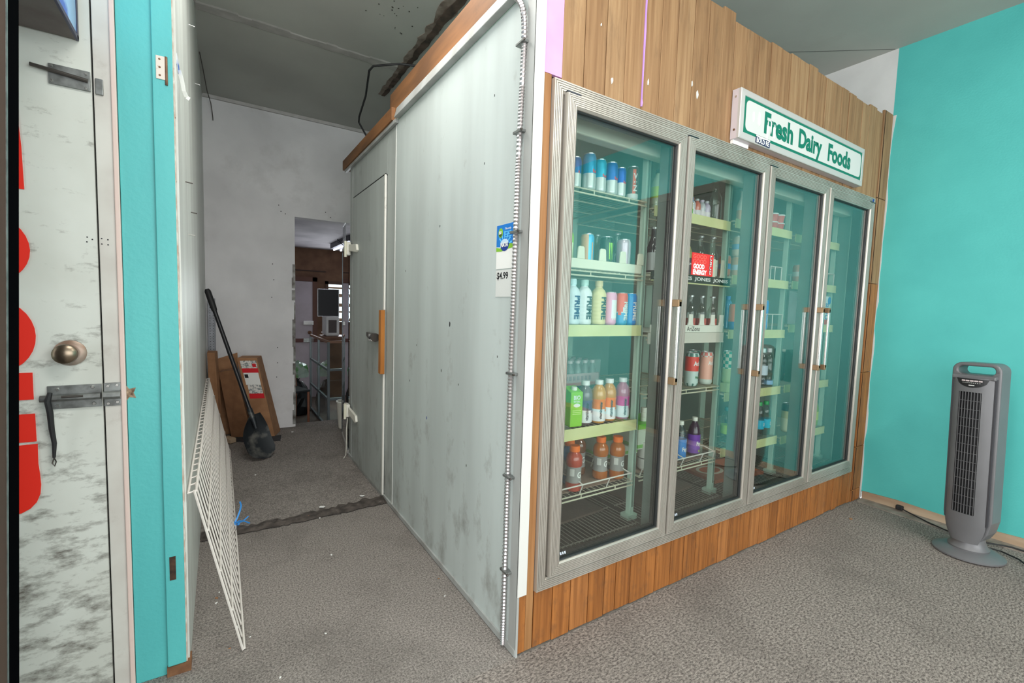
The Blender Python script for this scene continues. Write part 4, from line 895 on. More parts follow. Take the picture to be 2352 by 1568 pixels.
# fourth shelf: big tea cans
zs = ZS[1][3]+.002
def chk(z, a, n=16, s=.015): return (int(z/s)+int(a/(2*PI)*n)) % 2
can('large red tea can with checked top band behind second door', 1.285, .215, zs, .037, .188, [C((226, 70, 56)), C((196, 214, 208)), C((66, 120, 110))], lambda z, a: (1 if chk(z, a) else 2) if z > .165 or z < .02 else (0 if z > .085 else 1), [('AriZ', .056, .026, 4, .128, PAPER, False), ('Water', .04, .016, 8, .050, C((30, 120, 70)), False)], 'large tea cans')
can('large peach pink tea can beside the red one', 1.425, .22, zs, .036, .188, [C((240, 178, 158)), C((206, 216, 206)), C((226, 130, 120))], lambda z, a: (1 if chk(z, a) else 2) if z > .16 else (0 if z > .03 else 1), [('AriZ', .05, .024, 0, .125, PAPER, False)], 'large tea cans')
can('teal checked tea can behind between pink and green cans', 1.44, .31, zs, .036, .188, [C((60, 160, 150)), C((200, 224, 206))], lambda z, a: chk(z, a, 12, .02), (), 'large tea cans')
can('large green and cream checked tea can at right of fourth shelf', 1.625, .205, ZS[2][3]+.055, .036, .188, [C((20, 150, 130)), C((222, 226, 206)), C((190, 206, 150))], lambda z, a: (0 if chk(z, a, 12, .022) else 1) if z > .085 else 2, [('Arizona', .06, .016, 10, .075, C((60, 70, 70)), True), ('Sweet', .04, .014, 0, .02, PAPER, False)], 'large tea cans')
pdst = MB().box(1.56, 1.69, .17, .30, ZS[2][3]+.002, ZS[2][3]+.054).build('can_tray', C((196, 206, 150)), None); tag(pdst, 'low pale green card tray under the checked tea can', 'tray')
# lowest shelf: sodas
zs = ZS[1][4]+.004
FB = [(34, 130, 206), (120, 66, 170)]
for k, (x_, y_, c_, lb) in enumerate(((1.236, .225, 0, 'front'), (1.252, .305, 0, 'middle'), (1.262, .385, 0, 'rear'))):
    bottle('%s blue labelled clear soda bottle in the row of three' % lb, 'soda', x_, y_, zs, .034, .225, CLEAR, WPLAS, (.08, .56, C(FB[0])), [('Faygo', .05, .030, 10, .30, PAPER, False)], 'blue soda bottles')
bottle('purple labelled soda bottle with white cap on lowest shelf', 'soda', 1.395, .25, zs, .036, .225, liquid((60, 40, 60)), WPLAS, (.08, .56, C(FB[1])), [('Faygo', .055, .032, 15, .32, PAPER, False), ('Rock', .03, .014, 15, .14, C((180, 220, 60)), False)])
o = can('white nutrition powder tub with black lettering seen through first door edge', .945, .22, zs, .040, .15, [C((216, 212, 206)), C((96, 94, 92))], lambda z, a: 1 if .06 < z < .065 else 0, [('CO', .03, .018, 10, .118, INK, False), ('POW', .034, .014, 10, .098, INK, False), ('2A', .026, .022, 10, .045, INK, False)], name='powder_tub', cat='tub')
for k, z_ in enumerate((0, .03, .06)):
    q = MB().lathe([(.016, 0), (.016, .022), (.014, .024), (.002, .024)], 16).build('white_jar', WPLAS, None, True, loc=(.955, .255, ZS[1][4]+.2535+k*.0245)); tag(q, 'small round white jar %s of the stack on the pale green case' % ('at bottom', 'in middle', 'on top')[k], 'jar', 'stacked white jars')
# --- third bay
zs = ZS[2][0]+.002
bottle('slim white bottle with orange base at left of third bay top shelf', 'glass', 1.70, .235, zs, .026, .20, C((226, 226, 214)), C((200, 206, 200)), (.03, .40, C((236, 190, 160))))
for k, (x_, y_, z_) in enumerate(((2.012, .215, 0), (2.09, .215, 0), (2.012, .215, .052), (2.09, .215, .052))):
    q = MB().lathe([(.026, 0), (.034, .042), (.036, .044), (.036, .048), (.032, .0505)], 20, mf=lambda z, a: 0 if z < .036 else 1).build('yogurt_cup', [C((216, 92, 92)), C((232, 236, 236))], None, True, loc=(x_, y_, zs+z_)); tag(q, 'red and white pudding cup, %s %s of four on third bay top shelf' % ('lower' if z_ == 0 else 'upper', 'left' if k % 2 == 0 else 'right'), 'cup', 'pudding cups')
for k, (x_, lb) in enumerate(((2.02, 'left'), (2.10, 'right'))): bottle('clear bottle with white cap behind the pudding cups, %s one' % lb, 'water', x_, .33, zs, .032, .21, CLEAR, WPLAS)
zs = ZS[2][1]+.002
def tallcan(lb, x, y, z, c1, c2, grp='canned drinks in far bays'):
    return can(lb, x, y, z, .033, .122, [C(c1), C(c2)], lambda zz, a: 1 if .04 < zz < .075 else 0, (), grp)
for k, (c1, c2, lb) in enumerate((((206, 170, 140), (190, 206, 220), 'lower beige can with blue band behind second door right edge'),)):
    tallcan(lb, 1.69, .235, zs, c1, c2); tallcan('upper beige can stacked on another behind second door right edge', 1.69, .235, zs+.123, (214, 200, 180), (130, 170, 210))
tallcan('orange and blue can at left of third bay second shelf', 1.59, .25, zs, (206, 120, 90), (70, 130, 200))
def wire_holder(lb, x, z, w_, h_):
    mb = MB()
    mb.tube([(0, 0, 0), (0, 0, h_), (w_, 0, h_), (w_, 0, 0)], .0035, 6); mb.tube([(w_*.4, 0, 0), (w_*.4, 0, h_)], .003, 6); mb.tube([(w_, 0, h_), (w_, .3, h_), (w_, .3, 0)], .0035, 6); mb.tube([(w_*.4, 0, h_), (w_*.4, .3, h_), (w_*.4, .3, 0)], .003, 6)
    q = mb.build('wire_holder', WIREW, None, loc=(x, .175, z)); tag(q, lb, 'wire rack')
    return q
wire_holder('white wire can holder on second shelf behind third door', 1.96, zs, .13, .085)
zs = ZS[2][2]+.002
can('orange and blue soda can behind second door right edge', 1.685, .225, zs, .033, .156, [C((236, 120, 80)), C((50, 110, 180)), C((226, 220, 210))], lambda z, a: 0 if z > .10 else (2 if 4.6 < a < 4.95 else (1 if z < .05 else 0)))
bottle('blue capped bottle behind the orange soda can', 'water', 1.76, .32, zs, .032, .205, liquid((60, 120, 170)), C((40, 110, 190)))
can('tall blue and white can beside white wire holder', 2.02, .235, zs, .030, .19, [C((60, 140, 220)), C((206, 214, 224))], lambda z, a: 1 if z < .09 and a > 4.8 else 0)
wire_holder('white wire can holder on middle shelf behind third door', 1.945, zs, .195, .10)
zs = ZS[2][3]+.002
for k, (x_, lb) in enumerate(((2.035, 'left'), (2.112, 'right'))): bottle('tall clear water bottle with white label, %s of pair behind third door' % lb, 'water', x_, .225, zs, .034, .245, CLEAR, C((220, 226, 228)), (.30, .55, C((206, 220, 232))) if k == 0 else (.03, .14, C((150, 190, 226))))
bottle('clear water bottle left in third bay beside tea can', 'water', 1.79, .24, zs, .032, .21, CLEAR, C((60, 130, 200)), (.25, .5, C((70, 140, 200))))
zs = ZS[2][4]+.002
for k, (x_, lb) in enumerate(((2.04, 'left'), (2.120, 'right'))): bottle('water bottle with green cap and aqua label, %s of pair' % lb, 'water', x_, .225, zs, .034, .225, CLEAR, C((40, 170, 90)), (.22, .48, C((40, 176, 206))), [('DA', .03, .022, 18, .36, PAPER, False)], 'green capped water bottles')
for k, (x_, y_) in enumerate(((1.70, .24), (1.775, .25), (1.84, .30))): bottle('water bottle with lime label, %s of three behind second door right edge' % ('left', 'middle', 'right')[k], 'water', x_, y_, zs, .033, .22, CLEAR, C((60, 140, 150)), (.25, .5, C((170, 206, 90) if k == 0 else (110, 170, 190))))
# --- fourth bay
zs = ZS[3][1]+.002
for x_, z_, lb in ((2.385, 0, 'lower left'), (2.46, 0, 'lower right'), (2.385, .123, 'upper left'), (2.46, .123, 'upper right')):
    if z_ == 0: tallcan('copper and white can, %s of the left pair behind fourth bay rail' % lb, x_, .215, zs, (206, 150, 130), (226, 216, 212))
for x_, lb in ((2.75, 'left'), (2.815, 'right')): tallcan('orange and white can, %s of pair beside wire holder in fourth door' % lb, x_-.02, .25, zs, (236, 140, 100), (226, 206, 196))
wire_holder('white wire can holder on second shelf behind fourth door', 2.64, zs, .18, .085)
zs = ZS[3][2]+.002
for lb, x_ in (('white juice carton lettered OASIS behind third door right edge', 2.425), ('white juice carton lettered OASIS behind fourth door', 2.79)):
    o = carton(lb, x_, .225, zs, .075, .075, .235, C((222, 230, 232)), WPLAS, -.15, [('OASIS', .12, .034, .10, C((30, 110, 190)), 'up')])
    MB().box(-.0376, .0376, -.0385, -.0365, .004, .04).build('red_band', C((206, 60, 60)), o)
    MB().prism([(.022+.018*math.cos(2*PI*k/14), .178+.028*math.sin(2*PI*k/14)) for k in range(14)], fr_, -.0388, -.0372).build('blue_print', C((40, 130, 210)), o)
zs = ZS[3][3]+.002
for lb, x_, y_ in (('front dark green watermelon juice carton behind third door right edge', 2.435, .222), ('rear dark green watermelon juice carton', 2.45, .31)):
    o = carton(lb, x_, y_, zs, .075, .075, .225, C((40, 84, 62)), WPLAS, -.15, [('GO', .03, .016, .10, PAPER, False)])
    for xx, zz, rr, c_ in ((.008, .045, .026, (236, 120, 110)), (.012, .155, .018, (206, 70, 60)), (.008, .125, .012, (110, 180, 70))):
        MB().prism([(xx+rr*math.cos(2*PI*k/18), zz+rr*math.sin(2*PI*k/18)) for k in range(18)], fr_, -.0388, -.0372).build('fruit_print', C(c_), o)
zs = ZS[3][4]+.002
can('tall dark can with lemon print behind third door right edge', 2.40, .222, zs, .036, .20, [C((30, 52, 60)), C((206, 196, 140)), C((232, 226, 190))], lambda z, a: 0 if z > .15 else (1 if (z > .1 or 4.3 < a < 5.2) else 2), [('ARIZ', .034, .012, 10, .17, PAPER, False)], cat='can')
bottle('yellow green juice bottle with white cap behind fourth door', 'soda', 2.79, .225, zs, .034, .215, liquid((150, 176, 90)), WPLAS, (.2, .5, C((206, 214, 110))))
q = MB().box(-.03, .03, -.02, .02, 0, .05).build('small_white_box', WPLAS, None, loc=(2.99, .20, .1225), bevel=.004); tag(q, 'small white plastic box on the floor of fourth bay', 'box')
# flattened brown and orange cases on the bottom
for lb, x_, y_, w_, d_, h_, rz in (('flattened orange and brown carton on bottom behind third door', 1.86, .36, .46, .30, .02, -.12), ('flattened brown carton sheet on bottom behind second door', 1.18, .42, .50, .34, .012, .1), ('flattened grey carton sheet on bottom behind first door', .52, .44, .42, .30, .010, .05)):
    q = MB().box(-w_/2, w_/2, -d_/2, d_/2, 0, h_).build('flat_carton', C((150, 80, 54)) if 'orange' in lb else C((96, 82, 74)), None, loc=(x_, y_, .3035)); q.rotation_euler.z = rz; tag(q, lb, 'carton')
    if 'orange' in lb:
        MB().prism([(-.10+.10*math.cos(2*PI*k/20), .07*math.sin(2*PI*k/20)) for k in range(20)], lambda u, v, d: (u, v, d), h_, h_+.001).build('oval_print', C((206, 196, 180)), q)
        MB().prism([(-.10+.08*math.cos(2*PI*k/20), .05*math.sin(2*PI*k/20)) for k in range(20)], lambda u, v, d: (u, v, d), h_+.0008, h_+.0016).build('oval_print', C((190, 84, 40)), q)
        MB().box(.06, .22, -.12, .13, h_, h_+.001).build('orange_panel', C((216, 110, 70)), q)

# ================================================================== TOWER FAN
fan = empty('tower_fan', (2.715, -.680, .004), math.radians(-72)); tag(fan, 'grey tower fan with slotted grille standing by the teal wall', 'fan')
fan.rotation_euler = (Matrix.Rotation(math.radians(-1.6), 3, 'X') @ Matrix.Rotation(math.radians(-99), 3, 'Z')).to_euler()
MB().lathe([(.150, 0), (.156, .004), (.156, .012), (.135, .026), (.09, .040), (.078, .041)], 48).build('base', FANG, fan, True)
MB().lathe([(.088, .038), (.090, .046), (.080, .060), (.070, .085), (.068, .13)], 40, sx=1.0, sy_=1.0).build('neck', FANG, fan, True)
# shell: rounded loop with a handle opening
def shell_outline(wt, zb, zt, r, n=8):
    p = [(-wt*.62, zb), (wt*.62, zb), (wt*.86, zb+.05), (wt, zb+.12)]
    p += [(wt-r+r*math.cos(PI/2*k/n), zt-r+r*math.sin(PI/2*k/n)) for k in range(n+1)]
    p += [(-wt+r-r*math.sin(PI/2*k/n), zt-r+r*math.cos(PI/2*k/n)) for k in range(n+1)]
    p += [(-wt, zb+.12), (-wt*.86, zb+.05)]
    return p
out = shell_outline(.106, .10, 1.115, .045); hole = [(u, v+1.072) for u, v in rrect(.158, .046, .021, 6)]
bm = bmesh.new()
ov = [bm.verts.new((u, 0, v)) for u, v in out]; hv = [bm.verts.new((u, 0, v)) for u, v in hole]
oe = [bm.edges.new((ov[i], ov[(i+1) % len(ov)])) for i in range(len(ov))]; he = [bm.edges.new((hv[i], hv[(i+1) % len(hv)])) for i in range(len(hv))]
r_ = bmesh.ops.triangle_fill(bm, use_beauty=True, edges=oe+he)
ext = bmesh.ops.extrude_face_region(bm, geom=list(bm.faces))
bmesh.ops.translate(bm, verts=[v for v in ext['geom'] if isinstance(v, bmesh.types.BMVert)], vec=(0, .115, 0))
bmesh.ops.recalc_face_normals(bm, faces=bm.faces)
me = bpy.data.meshes.new('shell'); bm.to_mesh(me); bm.free(); me.materials.append(FANG)
sh = bpy.data.objects.new('shell', me); COL.objects.link(sh); sh.parent = fan; sh.location = (0, -.045, 0)
bv = sh.modifiers.new('bevel', 'BEVEL'); bv.width = .010; bv.segments = 3; bv.limit_method = 'ANGLE'; bv.angle_limit = math.radians(50)
# bulging front panel with grille opening
def bul(u, off=0): return -.050-.036*math.sqrt(max(0, 1-(u/.092)**2))-off
us = [-.088+.176*k/16 for k in range(17)]; zs_ = [.085, .11, .145, .18, .235, .25] + [.25+.70*k/10 for k in range(1, 11)] + [.985, 1.018, 1.03]
def wid(z): return .70 if z < .09 else (.80 if z < .12 else (.93 if z < .16 else 1))
mb = MB(); G0, G1, GZ0, GZ1 = -.0555, .0445, .25, .95
vs_ = [(u*wid(z), bul(u), z) for z in zs_ for u in us]; fs = []
for j in range(len(zs_)-1):
    for i in range(16):
        uc = (us[i]+us[i+1])/2; zc = (zs_[j]+zs_[j+1])/2
        if G0 < uc < G1 and GZ0 < zc < GZ1: continue
        fs.append((j*17+i, j*17+i+1, (j+1)*17+i+1, (j+1)*17+i))
mb.add(vs_, fs); mb.build('front_panel', FANG, fan, True)
g_us = [u for u in us if G0-.001 <= u <= G1+.001]; gi = [-.055, .044]
mb = MB(); n = 10; ga, gb = us[3], us[12]
for i in range(n):
    u0 = ga+(gb-ga)*i/n; u1 = ga+(gb-ga)*(i+1)/n
    mb.add([(u0, bul(u0)+.014, GZ0), (u1, bul(u1)+.014, GZ0), (u1, bul(u1)+.014, GZ1), (u0, bul(u0)+.014, GZ1)], [(0, 1, 2, 3)])
mb.add([(ga, bul(ga), GZ0), (ga, bul(ga), GZ1), (ga, bul(ga)+.014, GZ1), (ga, bul(ga)+.014, GZ0), (gb, bul(gb), GZ0), (gb, bul(gb), GZ1), (gb, bul(gb)+.014, GZ1), (gb, bul(gb)+.014, GZ0)], [(0, 1, 2, 3), (4, 5, 6, 7)])
mb.build('grille_recess', M('grille_black', (16, 16, 20), .6), fan)
for i in range(8):
    u = ga+(gb-ga)*(i+.35)/7.7
    MB().box(u-.0011, u+.0011, bul(u)-.001, bul(u)+.010, GZ0, GZ1).build('grille_bar', FANG, fan)
mb = MB()
for j in range(1, 14):
    z = GZ0+(GZ1-GZ0)*j/14
    for i in range(n):
        u0 = ga+(gb-ga)*i/n; u1 = ga+(gb-ga)*(i+1)/n
        mb.hexa([(u0, bul(u0)+.003, z-.0012), (u1, bul(u1)+.003, z-.0012), (u1, bul(u1)+.006, z-.0012), (u0, bul(u0)+.006, z-.0012), (u0, bul(u0)+.003, z+.0012), (u1, bul(u1)+.003, z+.0012), (u1, bul(u1)+.006, z+.0012), (u0, bul(u0)+.006, z+.0012)])
mb.build('grille_cross_bars', FANG, fan)
for s_ in (-1, 1): MB().hexa([(s_*.086, -.062, .2), (s_*.094, -.062, .2), (s_*.094, -.044, .2), (s_*.086, -.044, .2), (s_*.086, -.062, 1.03), (s_*.094, -.062, 1.03), (s_*.094, -.044, 1.03), (s_*.086, -.044, 1.03)]).build('side_groove', FAND, fan)
# control panel
mb = MB(); npts = 14; top = [(-.070+.140*k/npts, 1.026) for k in range(npts+1)]; bot = [(-.070+.140*k/npts, 1.026-.050*math.sqrt(max(0, 1-((-.070+.140*k/npts)/.070)**2))) for k in range(npts+1)]
for k in range(npts): mb.add([(top[k][0], bul(top[k][0], .0015), top[k][1]), (top[k+1][0], bul(top[k+1][0], .0015), top[k+1][1]), (bot[k+1][0], bul(bot[k+1][0], .0015), bot[k+1][1]), (bot[k][0], bul(bot[k][0], .0015), bot[k][1])], [(0, 1, 2, 3)])
cpn = mb.build('control_panel', BLACK, fan)
for k in range(5):
    u = -.036+.018*k; MB().box(u-.0078, u+.0078, bul(u, .0045), bul(u, -.002), 1.010, 1.018).build('button', M('button_grey', (206, 192, 192), .5), cpn, bevel=.0015)
for k in range(9):
    u = -.038+.009*k; MB().box(u-.0022, u+.0022, bul(u, .0028), bul(u, 0), 1.0015, 1.0035).build('small_print', PAPER, cpn)
MB().box(-.012, .012, bul(0, .003), bul(0, 0), .987, .991).build('maker_plate', PAPER, cpn)
MB().prism([(-.094, 1.022), (.094, 1.022), (.094, 1.046), (-.094, 1.046)], fr_, -.075, .05).build('handle_ledge', FANG, fan, bevel=.006)
# mains lead along the wall
cd = MB().tube([(3.060, -.262, .030), (3.055, -.285, .026), (3.045, -.33, .018), (3.00, -.43, .012), (2.955, -.535, .012), (2.92, -.60, .012), (2.93, -.66, .012), (2.99, -.74, .012), (3.03, -.80, .012), (3.03, -.86, .012), (3.02, -1.1, .012)], .0045, 8).build('power_cord', BLACKR, None, True); tag(cd, 'black power cord lying along the base of the teal wall', 'cord')
MB().box(3.045, 3.075, -.275, -.235, .018, .048).build('plug', BLACKR, cd, bevel=.005)
cd = MB().tube([(2.88, -.70, .012), (2.90, -.78, .012), (2.86, -.86, .012), (2.80, -.90, .012), (2.74, -.96, .012), (2.70, -1.1, .012)], .0045, 8).build('power_cord', BLACKR, None, True); tag(cd, 'black cord trailing from the fan base across the carpet', 'cord')

# ================================================================== CORRIDOR THINGS
# leaning white wire rack
RY0, RY1 = .56, 3.30; RB = Vector((-.888, 0, .006)); RT = Vector((-1.031, 0, .665))
rk = empty('leaning_wire_rack', (-.888, RY0, 0)); tag(rk, 'white wire cooler rack leaning against the grey corridor wall', 'wire rack')
nrm = Vector(((RT-RB).z, 0, -(RT-RB).x)).normalized()*-1
def rp(f, y, off=0):
    p = RB.lerp(RT, f)+nrm*off; return (p.x+.888, y-RY0, p.z)
nW = 34
for k in range(nW+1):
    y = RY0+(RY1-RY0)*k/nW
    MB().tube([rp(0, y), rp(1, y)], .0028 if 0 < k < nW else .0045, 6).build('wire', WIREW, rk)
for f in (0.005, .26, .51, .76, .995):
    MB().tube([rp(f, RY0, -.006), rp(f, RY1, -.006)], .0045 if f in (.005, .995) else .0035, 6).build('cross_rod', WIREW, rk)
MB().tube([rp(.995, RY0, .018), rp(.995, RY1, .018)], .004, 6).build('cross_rod', WIREW, rk)
for k in range(0, nW, 1):
    y = RY0+(RY1-RY0)*(k+.5)/nW
mb = MB()
for k in range(nW+1):
    y = RY0+(RY1-RY0)*k/nW; mb.tube([rp(.995, y, .018), rp(.995, y, 0)], .003, 5)
stuff(mb.build('edge_links', WIREW, rk))
# blue strapping tied to the rack
BL = M('blue_strap', (70, 160, 240), .4)
st = MB()
def ribbon(mb_, pts, w_):
    pts = [Vector(p) for p in pts]
    for a, b in zip(pts[:-1], pts[1:]):
        d = (b-a).normalized(); s_ = d.cross(Vector((.3, 1, .2))).normalized()*w_*.5; t_ = d.cross(s_).normalized()*.0006
        mb_.hexa([a-s_-t_, a+s_-t_, a+s_+t_, a-s_+t_, b-s_-t_, b+s_-t_, b+s_+t_, b-s_+t_])
ribbon(st, [(-.888, 1.70, .02), (-.872, 1.71, .05), (-.858, 1.72, .085), (-.852, 1.72, .115), (-.858, 1.72, .14)], .009)
ribbon(st, [(-.886, 1.70, .02), (-.865, 1.69, .035), (-.835, 1.68, .030), (-.810, 1.68, .012)], .008)
ribbon(st, [(-.88, 1.70, .02), (-.850, 1.70, .022), (-.825, 1.71, .035), (-.815, 1.71, .045)], .007)
ribbon(st, [(-.893, 1.70, .03), (-.884, 1.69, .012), (-.872, 1.70, .006), (-.862, 1.70, .016)], .010)
tag(st.build('blue_strapping', BL, None), 'frayed blue plastic strapping tied to the bottom of the wire rack', 'strapping')
# litter on the carpet
rnd = random.Random(9)
lit = [(-.975, .98, .010), (-.975, .94, .008), (-.965, 1.02, .006), (-.90, .72, .010), (-.93, .60, .006), (-.86, .63, .005), (-.60, .50, .006), (-.46, 1.10, .010), (-.05, .62, .006), (-.40, 1.71, .026), (-.13, 1.76, .022), (-.44, 1.55, .009), (-.50, 1.62, .014), (-.73, 2.55, .012), (-.33, 3.70, .02), (-.52, 3.82, .03), (2.62, -.13, .018), (-.78, .35, .006), (-.08, .48, .005)]
for k, (x_, y_, s_) in enumerate(lit):
    pp = [(s_*rnd.uniform(.5, 1.1)*math.cos(2*PI*j/6), s_*.6*rnd.uniform(.5, 1.1)*math.sin(2*PI*j/6)) for j in range(6)]
    z0 = .0045 if y_ > 1.6 else .0005
    if abs(y_-1.65) < .12: z0 = .012
    q = MB().prism(pp, lambda u, v, d: (u, v, d), 0, .0025).build('paper_scrap', PAPER if k % 4 else CARD, None, loc=(x_, y_, z0)); q.rotation_euler.z = rnd.uniform(0, 3)
    if y_ < -.1: tag(q, 'white paper scrap on the carpet in front of the cooler', 'scrap', 'litter on the carpet')
    else: tag(q, 'tiny paper scrap littering the corridor carpet', 'scrap', 'scraps on the corridor carpet')
# shovel
tp = Vector((-1.030, 3.22, 1.425)); sc = Vector((-.722, 3.0, .355)); tipp = Vector((-.628, 2.915, .012))
sv = empty('snow_shovel', tuple(tipp)); tag(sv, 'black shovel leaning into the corridor corner over cardboard', 'shovel')
def T(p): p = Vector(p)-tipp; return tuple(p)
dr = (tp-sc).normalized()
MB().tube([T(sc-dr*.03), T(sc+dr*.2), T(tp-dr*.16)], .0165, 12).build('shaft', M('shaft_black', (26, 26, 30), .35), sv, True)
MB().tube([T(tp-dr*.19), T(tp-dr*.15), T(tp-dr*.02), T(tp)], [.020, .024, .024, .016], 12).build('grip', BLACKR, sv, True)
# blade: curved scoop
bd = (tipp-sc); bl = bd.length; bdir = bd.normalized(); side = Vector((.62, .62, .48)); side = (side-bdir*side.dot(bdir)).normalized(); nb = bdir.cross(side)
mb = MB(); NU, NV = 10, 10; vs_ = []
for th in (0, .006):
    for j in range(NV+1):
        t_ = j/NV; wv = .125*math.sin(min(1, .25+t_*1.5)*PI/2)*(1 if t_ < .75 else math.sqrt(max(.02, 1-((t_-.75)/.25)**2*.96)))
        for i in range(NU+1):
            s_ = -1+2*i/NU
            p = sc-bdir*.02+bdir*(bl+.02)*t_+side*wv*s_+nb*(.045*s_*s_*(1-t_*.6)-.05*math.sin(t_*PI)*1.0-th)
            vs_.append(T(p))
fs = []; NN = (NU+1)*(NV+1)
for j in range(NV):
    for i in range(NU):
        a = j*(NU+1)+i; fs.append((a, a+1, a+NU+2, a+NU+1)); fs.append((NN+a, NN+a+NU+1, NN+a+NU+2, NN+a+1))
for j in range(NV):
    a = j*(NU+1); fs.append((a, a+NU+1, NN+a+NU+1, NN+a)); a += NU; fs.append((a, NN+a, NN+a+NU+1, a+NU+1))
for i in range(NU):
    a = i; fs.append((a, NN+a, NN+a+1, a+1)); a = NV*(NU+1)+i; fs.append((a, a+1, NN+a+1, NN+a))
mb.add(vs_, fs); mb.build('blade', M('shovel_blade', (44, 48, 52), .45, .3, var=(120, 118, 112), vscale=7, contrast=(.3, .45)), sv, True)
MB().tube([T(sc+dr*.08), T(sc), T(sc+bdir*.10)], [.021, .023, .014], 10).build('socket', MATS['shovel_blade'], sv, True)
# cardboard boxes
def leaning(name, label, pts_b, pts_t, mat, flaps=True):
    o = MB().hexa(list(pts_b)+list(pts_t)).build(name, mat, None, bevel=.002); tag(o, label, 'box'); return o
bA = leaning('cardboard_box', 'tall brown carton with red and white labels leaning in the corner', [(-.66, 3.64, .006), (-.50, 3.60, .006), (-.43, 3.80, .006), (-.59, 3.84, .006)], [(-.815, 3.58, .80), (-.652, 3.54, .80), (-.60, 3.74, .80), (-.76, 3.78, .80)], CARD)
fx = Vector((.16, -.04, 0)).normalized(); fz = Vector((-.155, -.06, .794)).normalized(); fo = Vector((-.66, 3.64, .006)); fn = fx.cross(fz)
def onbox(u, v, d=.0015): return tuple(fo+fx*u+fz*v+fn*d)
def lab(u0, u1, v0, v1, mat, d=.0015): return MB().hexa([onbox(u0, v0, .0003), onbox(u1, v0, .0003), onbox(u1, v1, .0003), onbox(u0, v1, .0003), onbox(u0, v0, d), onbox(u1, v0, d), onbox(u1, v1, d), onbox(u0, v1, d)]).build('label_sticker', mat, bA)
PIC = M('label_picture', (226, 222, 216), .6, var=(120, 130, 130), vscale=60, contrast=(.4, .55)); REDL = M('label_red', (214, 30, 40), .5)
lab(.02, .155, .71, .785, PIC); lab(.02, .155, .665, .71, REDL); lab(.025, .15, .545, .665, PAPER); lab(.035, .15, .455, .545, PIC); lab(.03, .155, .405, .455, REDL)
lab(.115, .145, .72, .755, REDL, .002); lab(.03, .06, .615, .65, INK, .002)
MB().hexa([onbox(.0, .0, -.004), onbox(.165, .0, -.004), onbox(.165, .79, -.004), onbox(0, .79, -.004), onbox(.076, .0, .0012), onbox(.088, .0, .0012), onbox(.088, .06, .0012), onbox(.076, .06, .0012)])
leaning('cardboard_box', 'wide open brown carton leaning behind the shovel shaft', [(-.865, 3.74, .006), (-.69, 3.67, .006), (-.66, 3.80, .006), (-.83, 3.86, .006)], [(-.958, 3.60, .67), (-.83, 3.57, .69), (-.81, 3.72, .69), (-.938, 3.76, .67)], CARDD)
leaning('cardboard_sheet', 'upright cardboard flap standing behind the leaning cartons', [(-.95, 3.880, .006), (-.77, 3.880, .006), (-.77, 3.890, .006), (-.95, 3.890, .006)], [(-.98, 3.885, .76), (-.80, 3.885, .82), (-.80, 3.895, .82), (-.98, 3.895, .76)], CARD)
leaning('cardboard_strip', 'tall narrow folded cardboard strip against the grey corridor wall', [(-1.02, 3.55, .006), (-.95, 3.50, .006), (-.93, 3.60, .006), (-1.0, 3.66, .006)], [(-1.045, 3.55, .86), (-.985, 3.52, .86), (-.965, 3.60, .87), (-1.04, 3.65, .87)], CARD)
q = MB().hexa([(-.93, 3.58, .012), (-.875, 3.50, .012), (-.83, 3.54, .012), (-.89, 3.62, .012), (-.93, 3.58, .06), (-.875, 3.50, .045), (-.83, 3.54, .05), (-.89, 3.62, .06)]).build('wood_block', RAWWOOD); tag(q, 'small pale wood block on floor behind the wire rack', 'wood block')
# perforated steel strip standing in the corner
pf = empty('perforated_strip', (-1.04, 3.87, .005)); tag(pf, 'grey perforated steel upright standing in the corridor corner', 'metal strip')
mb = MB(); mb.box(0, .062, 0, .003, 0, 1.345); mb.box(.059, .062, -.025, .003, 0, 1.345)
mb.build('channel', M('galvanised', (150, 152, 158), .5, .5, var=(126, 128, 132), vscale=20), pf)
mb = MB()
for k in range(52):
    for u in (.018, .044): mb.tube([(u, -.0006, .03+k*.025), (u, .001, .03+k*.025)], .0042, 6)
stuff(mb.build('perforations', INK, pf))
# black wedge-mat by the boxes
q = MB().prism([(-.93, 3.66), (-.74, 3.50), (-.47, 3.42), (-.44, 3.62), (-.60, 3.60), (-.85, 3.75)], lambda u, v, d: (u, v, d), .0045, .010).build('dark_mat', M('dark_mat', (58, 58, 62), .9, var=(44, 44, 46), vscale=20)); tag(q, 'dark torn floor mat under the leaning cartons', 'mat')
# peeled sticker and pins on the grey wall
q = MB().prism([(.585, 2.165), (.585, 2.13), (.62, 2.12), (.70, 2.135), (.72, 2.165), (.66, 2.175)], lambda u, v, d: (d, u, v), XL, XL+.001).build('torn_sticker', M('torn_sticker_blue', (40, 100, 190), .5, var=(226, 232, 238), vscale=22, contrast=(.45, .55))); tag(q, 'torn blue and white sticker remnant on the grey corridor wall', 'sticker')
mb = MB(); ribbon(mb, [(XL+.002, .66, 2.14), (XL+.010, .67, 2.11), (XL+.014, .68, 2.08), (XL+.021, .69, 2.065), (XL+.030, .69, 2.06)], .012)
mb.build('peeling_tail', PAPER, q)
for k, (y_, z_) in enumerate(((1.55, 2.72), (1.75, 2.95), (2.3, 2.72), (.95, 1.82), (1.05, 1.62), (1.35, 1.76))):
    q = MB().tube([(XL, y_, z_), (XL+.025, y_, z_-.003)], .0025, 6).build('nail', STEELD if k % 2 else CHROME); tag(q, 'small nail sticking out of the grey corridor wall', 'nail', 'nails in the grey wall')
